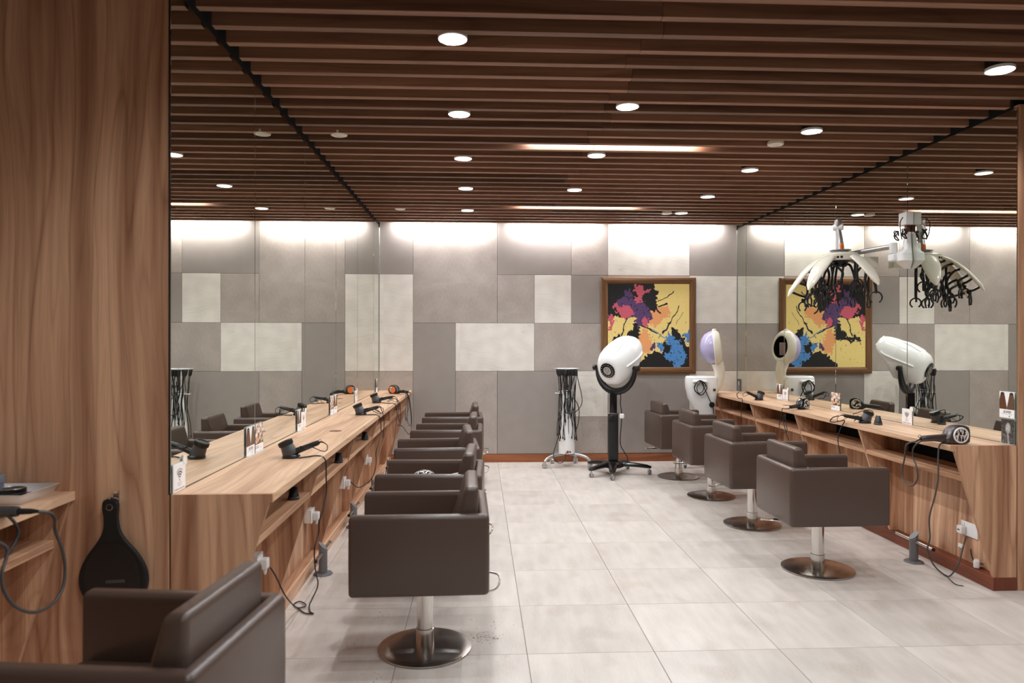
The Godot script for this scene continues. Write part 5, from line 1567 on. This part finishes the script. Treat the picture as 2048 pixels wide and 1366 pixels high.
# ------------------------------------------------------------------ near left station
func near_station():
	var yt := 0.886
	# tray with a flared rim
	var t := thing("tray", "white plastic tray on the near left worktop", "tray", V(-1.735, yt, 2.675))
	var w := 0.122
	var l := 0.098
	var rings := []
	for s in [[0.0, -0.012], [0.001, 0.0], [0.030, 0.012], [0.034, 0.016], [0.034, 0.010], [0.004, -0.004], [0.004, -0.02]]:
		var ring := PackedVector3Array()
		for c in [[-1, -1], [1, -1], [1, 1], [-1, 1]]:
			ring.append(Vector3(c[0] * (w + s[1]), s[0], c[1] * (l + s[1])))
		rings.append(ring)
	var st := S()
	loft(st, rings, true, 10.0)
	obj("body", st, M.white, t)
	obj("tray_liner", cbox(Vector3(0.06, 0.0055, -0.03), Vector3(0.10, 0.002, 0.12), 0.0005), mat("pink_liner", rgb8(150, 70, 112), 0.6), t)
	# jars and rings on it
	var j := thing("product_jar", "blue grey screw-lid jar at the left edge of the tray", "jar", V(-1.805, yt + 0.005, 2.72))
	obj("glass", lathed([[0.0, 0.0], [0.034, 0.0], [0.038, 0.006], [0.038, 0.045], [0.036, 0.048], [0.0, 0.048]], 28), mat("blue_grey_jar", rgb8(104, 116, 138), 0.3), j)
	obj("lid", lathed([[0.040, 0.046], [0.041, 0.05], [0.041, 0.070], [0.038, 0.075], [0.0, 0.076]], 28), mat("grey_lid", rgb8(132, 134, 142), 0.35), j)
	var k := thing("cream_tub", "blue tub with white lid in the tray, cut by the left edge", "tub", V(-1.775, yt + 0.005, 2.63))
	obj("tub_body", lathed([[0.0, 0.0], [0.030, 0.0], [0.032, 0.004], [0.032, 0.028], [0.0, 0.028]], 24), mat("blue_tub", rgb8(26, 84, 170), 0.3), k)
	obj("lid", lathed([[0.033, 0.028], [0.034, 0.031], [0.034, 0.055], [0.031, 0.060], [0.0, 0.061]], 24), M.white, k)
	var b := thing("round_tin", "flat black round tin with pale rim lines in the tray", "tin", V(-1.695, yt + 0.005, 2.665))
	obj("tin", lathed([[0.0, 0.0], [0.040, 0.0], [0.042, 0.004], [0.042, 0.020], [0.0, 0.020]], 30), M.black_gloss, b)
	obj("lid", lathed([[0.043, 0.019], [0.044, 0.022], [0.044, 0.032], [0.040, 0.036], [0.030, 0.034], [0.0, 0.034]], 30), M.black_gloss, b)
	for y in [0.0195, 0.036]:
		obj("rim_line", lathed([[0.0425, y - 0.001], [0.0445, y], [0.0425, y + 0.001]] if y < 0.03 else [[0.036, 0.0355], [0.037, 0.037], [0.038, 0.0355]], 30), M.alu, b)
	# curling iron resting on the worktop edge
	var c := thing("curling_iron", "dark grey curling iron lying on the near left worktop edge", "curling iron", V(-1.56, yt, 2.385), -PI / 2)
	obj("handle", lathed([[0.0, -0.19], [0.016, -0.19], [0.018, -0.17], [0.018, 0.045], [0.016, 0.06], [0.0, 0.062]], 18, Transform3D(Basis(Vector3(1, 0, 0), -PI / 2), Vector3(0, 0.021, 0))), M.charcoal, c)
	obj("strain_relief", lathed([[0.011, 0.058], [0.009, 0.10], [0.005, 0.125], [0.0, 0.126]], 12, Transform3D(Basis(Vector3(1, 0, 0), -PI / 2), Vector3(0, 0.021, 0))), M.rubber, c)
	wpart("power_cord", tubed(world_pts([[-1.438, 0.905, 2.388], [-1.42, 0.893, 2.42], [-1.44, 0.86, 2.48], [-1.49, 0.797, 2.57], [-1.49, 0.713, 2.615], [-1.49, 0.637, 2.631], [-1.49, 0.571, 2.612], [-1.49, 0.540, 2.541], [-1.49, 0.555, 2.444], [-1.49, 0.610, 2.354], [-1.49, 0.680, 2.301], [-1.49, 0.738, 2.292], [-1.49, 0.775, 2.311], [-1.49, 0.810, 2.313], [-1.495, 0.844, 2.26], [-1.50, 0.87, 2.15]]), 0.0055, 8), M.cord_grey, c)
	wpart("cord_loop", tubed(world_pts([[-1.52, 0.895, 2.37], [-1.50, 0.873, 2.37], [-1.49, 0.842, 2.372], [-1.49, 0.814, 2.354], [-1.49, 0.785, 2.315]]), 0.005, 8), M.cord, c)
	# hand mirror hung on a hook
	var h := thing("wall_hook", "small chrome double hook on the left veneer wall", "hook", V(-1.39, 0.862, 2.80))
	obj("hook_plate", rbox(Vector3(0, 0.0, 0.003), Vector3(0.022, 0.05, 0.006), 0.002, 2), M.chrome, h)
	for sx in [-1, 1]:
		obj("peg", tubed([Vector3(sx * 0.004, -0.002, 0.004), Vector3(sx * 0.012, -0.006, 0.022), Vector3(sx * 0.014, 0.004, 0.032)], 0.004, 8, 4), M.chrome, h)
	var m := thing("hand_mirror", "large black teardrop hand mirror hanging from the hook on the veneer wall", "hand mirror", V(-1.385, 0.43, 2.776))
	m.rotation.z = deg_to_rad(2.5)
	var out := []
	for p in [[0.0, 0.0], [0.06, 0.012], [0.105, 0.05], [0.128, 0.105], [0.122, 0.165], [0.092, 0.222], [0.055, 0.268], [0.032, 0.31], [0.026, 0.36], [0.030, 0.40], [0.024, 0.425], [0.0, 0.435]]:
		out.append(Vector3(p[0], p[1], 0))
	out = smooth(out, 4)
	var poly := PackedVector2Array()
	for p in out: poly.append(Vector2(p.x, p.y))
	for i in range(out.size() - 2, 0, -1): poly.append(Vector2(-out[i].x, out[i].y))
	var rg := []
	for s in [[-0.008, 0.94], [-0.005, 1.0], [0.005, 1.0], [0.009, 0.95], [0.009, 0.9]]:
		var ring := PackedVector3Array()
		for p in poly: ring.append(Vector3(p.x * s[1], 0.2 + (p.y - 0.2) * (1.0 - (1.0 - s[1]) * 0.6), s[0]))
		rg.append(ring)
	st = S()
	loft(st, rg, true, 60.0)
	obj("frame", st, M.rubber, m)
	st = S()
	var pane := PackedVector2Array()
	for i in 36:
		var a := TAU * i / 36
		pane.append(Vector2(cos(a) * 0.105, 0.122 + sin(a) * (0.10 if sin(a) < 0 else 0.145)))
	prism(st, pane, 0.009, 0.0115, Transform3D.IDENTITY, 1, Vector2.ZERO, true)
	obj("back_pad", st, M.black, m)
	obj("edge_clip", cbox(Vector3(0.01, 0.118, 0.0125), Vector3(0.07, 0.012, 0.003), 0.001), M.cord_grey, m)
	obj("eyelet", lathed([[0.010, -0.011], [0.013, -0.011], [0.013, 0.011], [0.010, 0.011]], 16, Transform3D(Basis(Vector3(1, 0, 0), PI / 2), Vector3(0, 0.40, 0))), M.chrome, m)

# ------------------------------------------------------------------ small things
func small_details():
	var k := 0
	for p in [[-0.943, TOPL, 4.725, "flush round timber grommet lid on the left worktop, in its middle"], [-0.95, TOPL, 7.35, "round grommet lid on the left worktop near the far end"], [2.92, TOPR, 6.60, "round grommet lid on the right worktop"]]:
		var t := thing("cable_grommet", p[3], "grommet", V(p[0], p[1], p[2]), 0, "worktop cable grommets")
		obj("rim", lathed([[0.026, -0.001], [0.040, -0.001], [0.0405, 0.001], [0.038, 0.0018], [0.028, 0.0018]], 28), M.frame, t)
		obj("lid", lathed([[0.0, 0.0], [0.028, 0.0], [0.028, 0.0012], [0.0, 0.0012]], 24), M.frame, t)
	# hair clippings swept on the tiles
	var st := S()
	var r := RandomNumberGenerator.new()
	r.seed = 5
	for c in [[0.02, 3.50, 0.085, 70], [0.09, 3.485, 0.03, 16], [-0.50, 3.79, 0.06, 12], [-0.62, 3.46, 0.05, 8], [-0.40, 3.10, 0.10, 10], [0.05, 3.58, 0.12, 14]]:
		for i in c[3]:
			var p := V(c[0] + r.randfn() * c[2] * 0.5, 0.0012, c[1] + r.randfn() * c[2] * 0.5)
			var a := r.randf() * TAU
			var l := r.randf_range(0.002, 0.008)
			cb(st, Vector3.ZERO, Vector3(l, 0.0012, 0.0012), 0.0003, 1, Vector2.ZERO, Transform3D(Basis(Vector3.UP, a), p))
	tag(obj("hair_clippings", st, mat("hair", rgb8(70, 46, 36), 0.8)), "scattered brown hair clippings on the floor right of the nearest left chair's base", "clippings", "", "stuff")
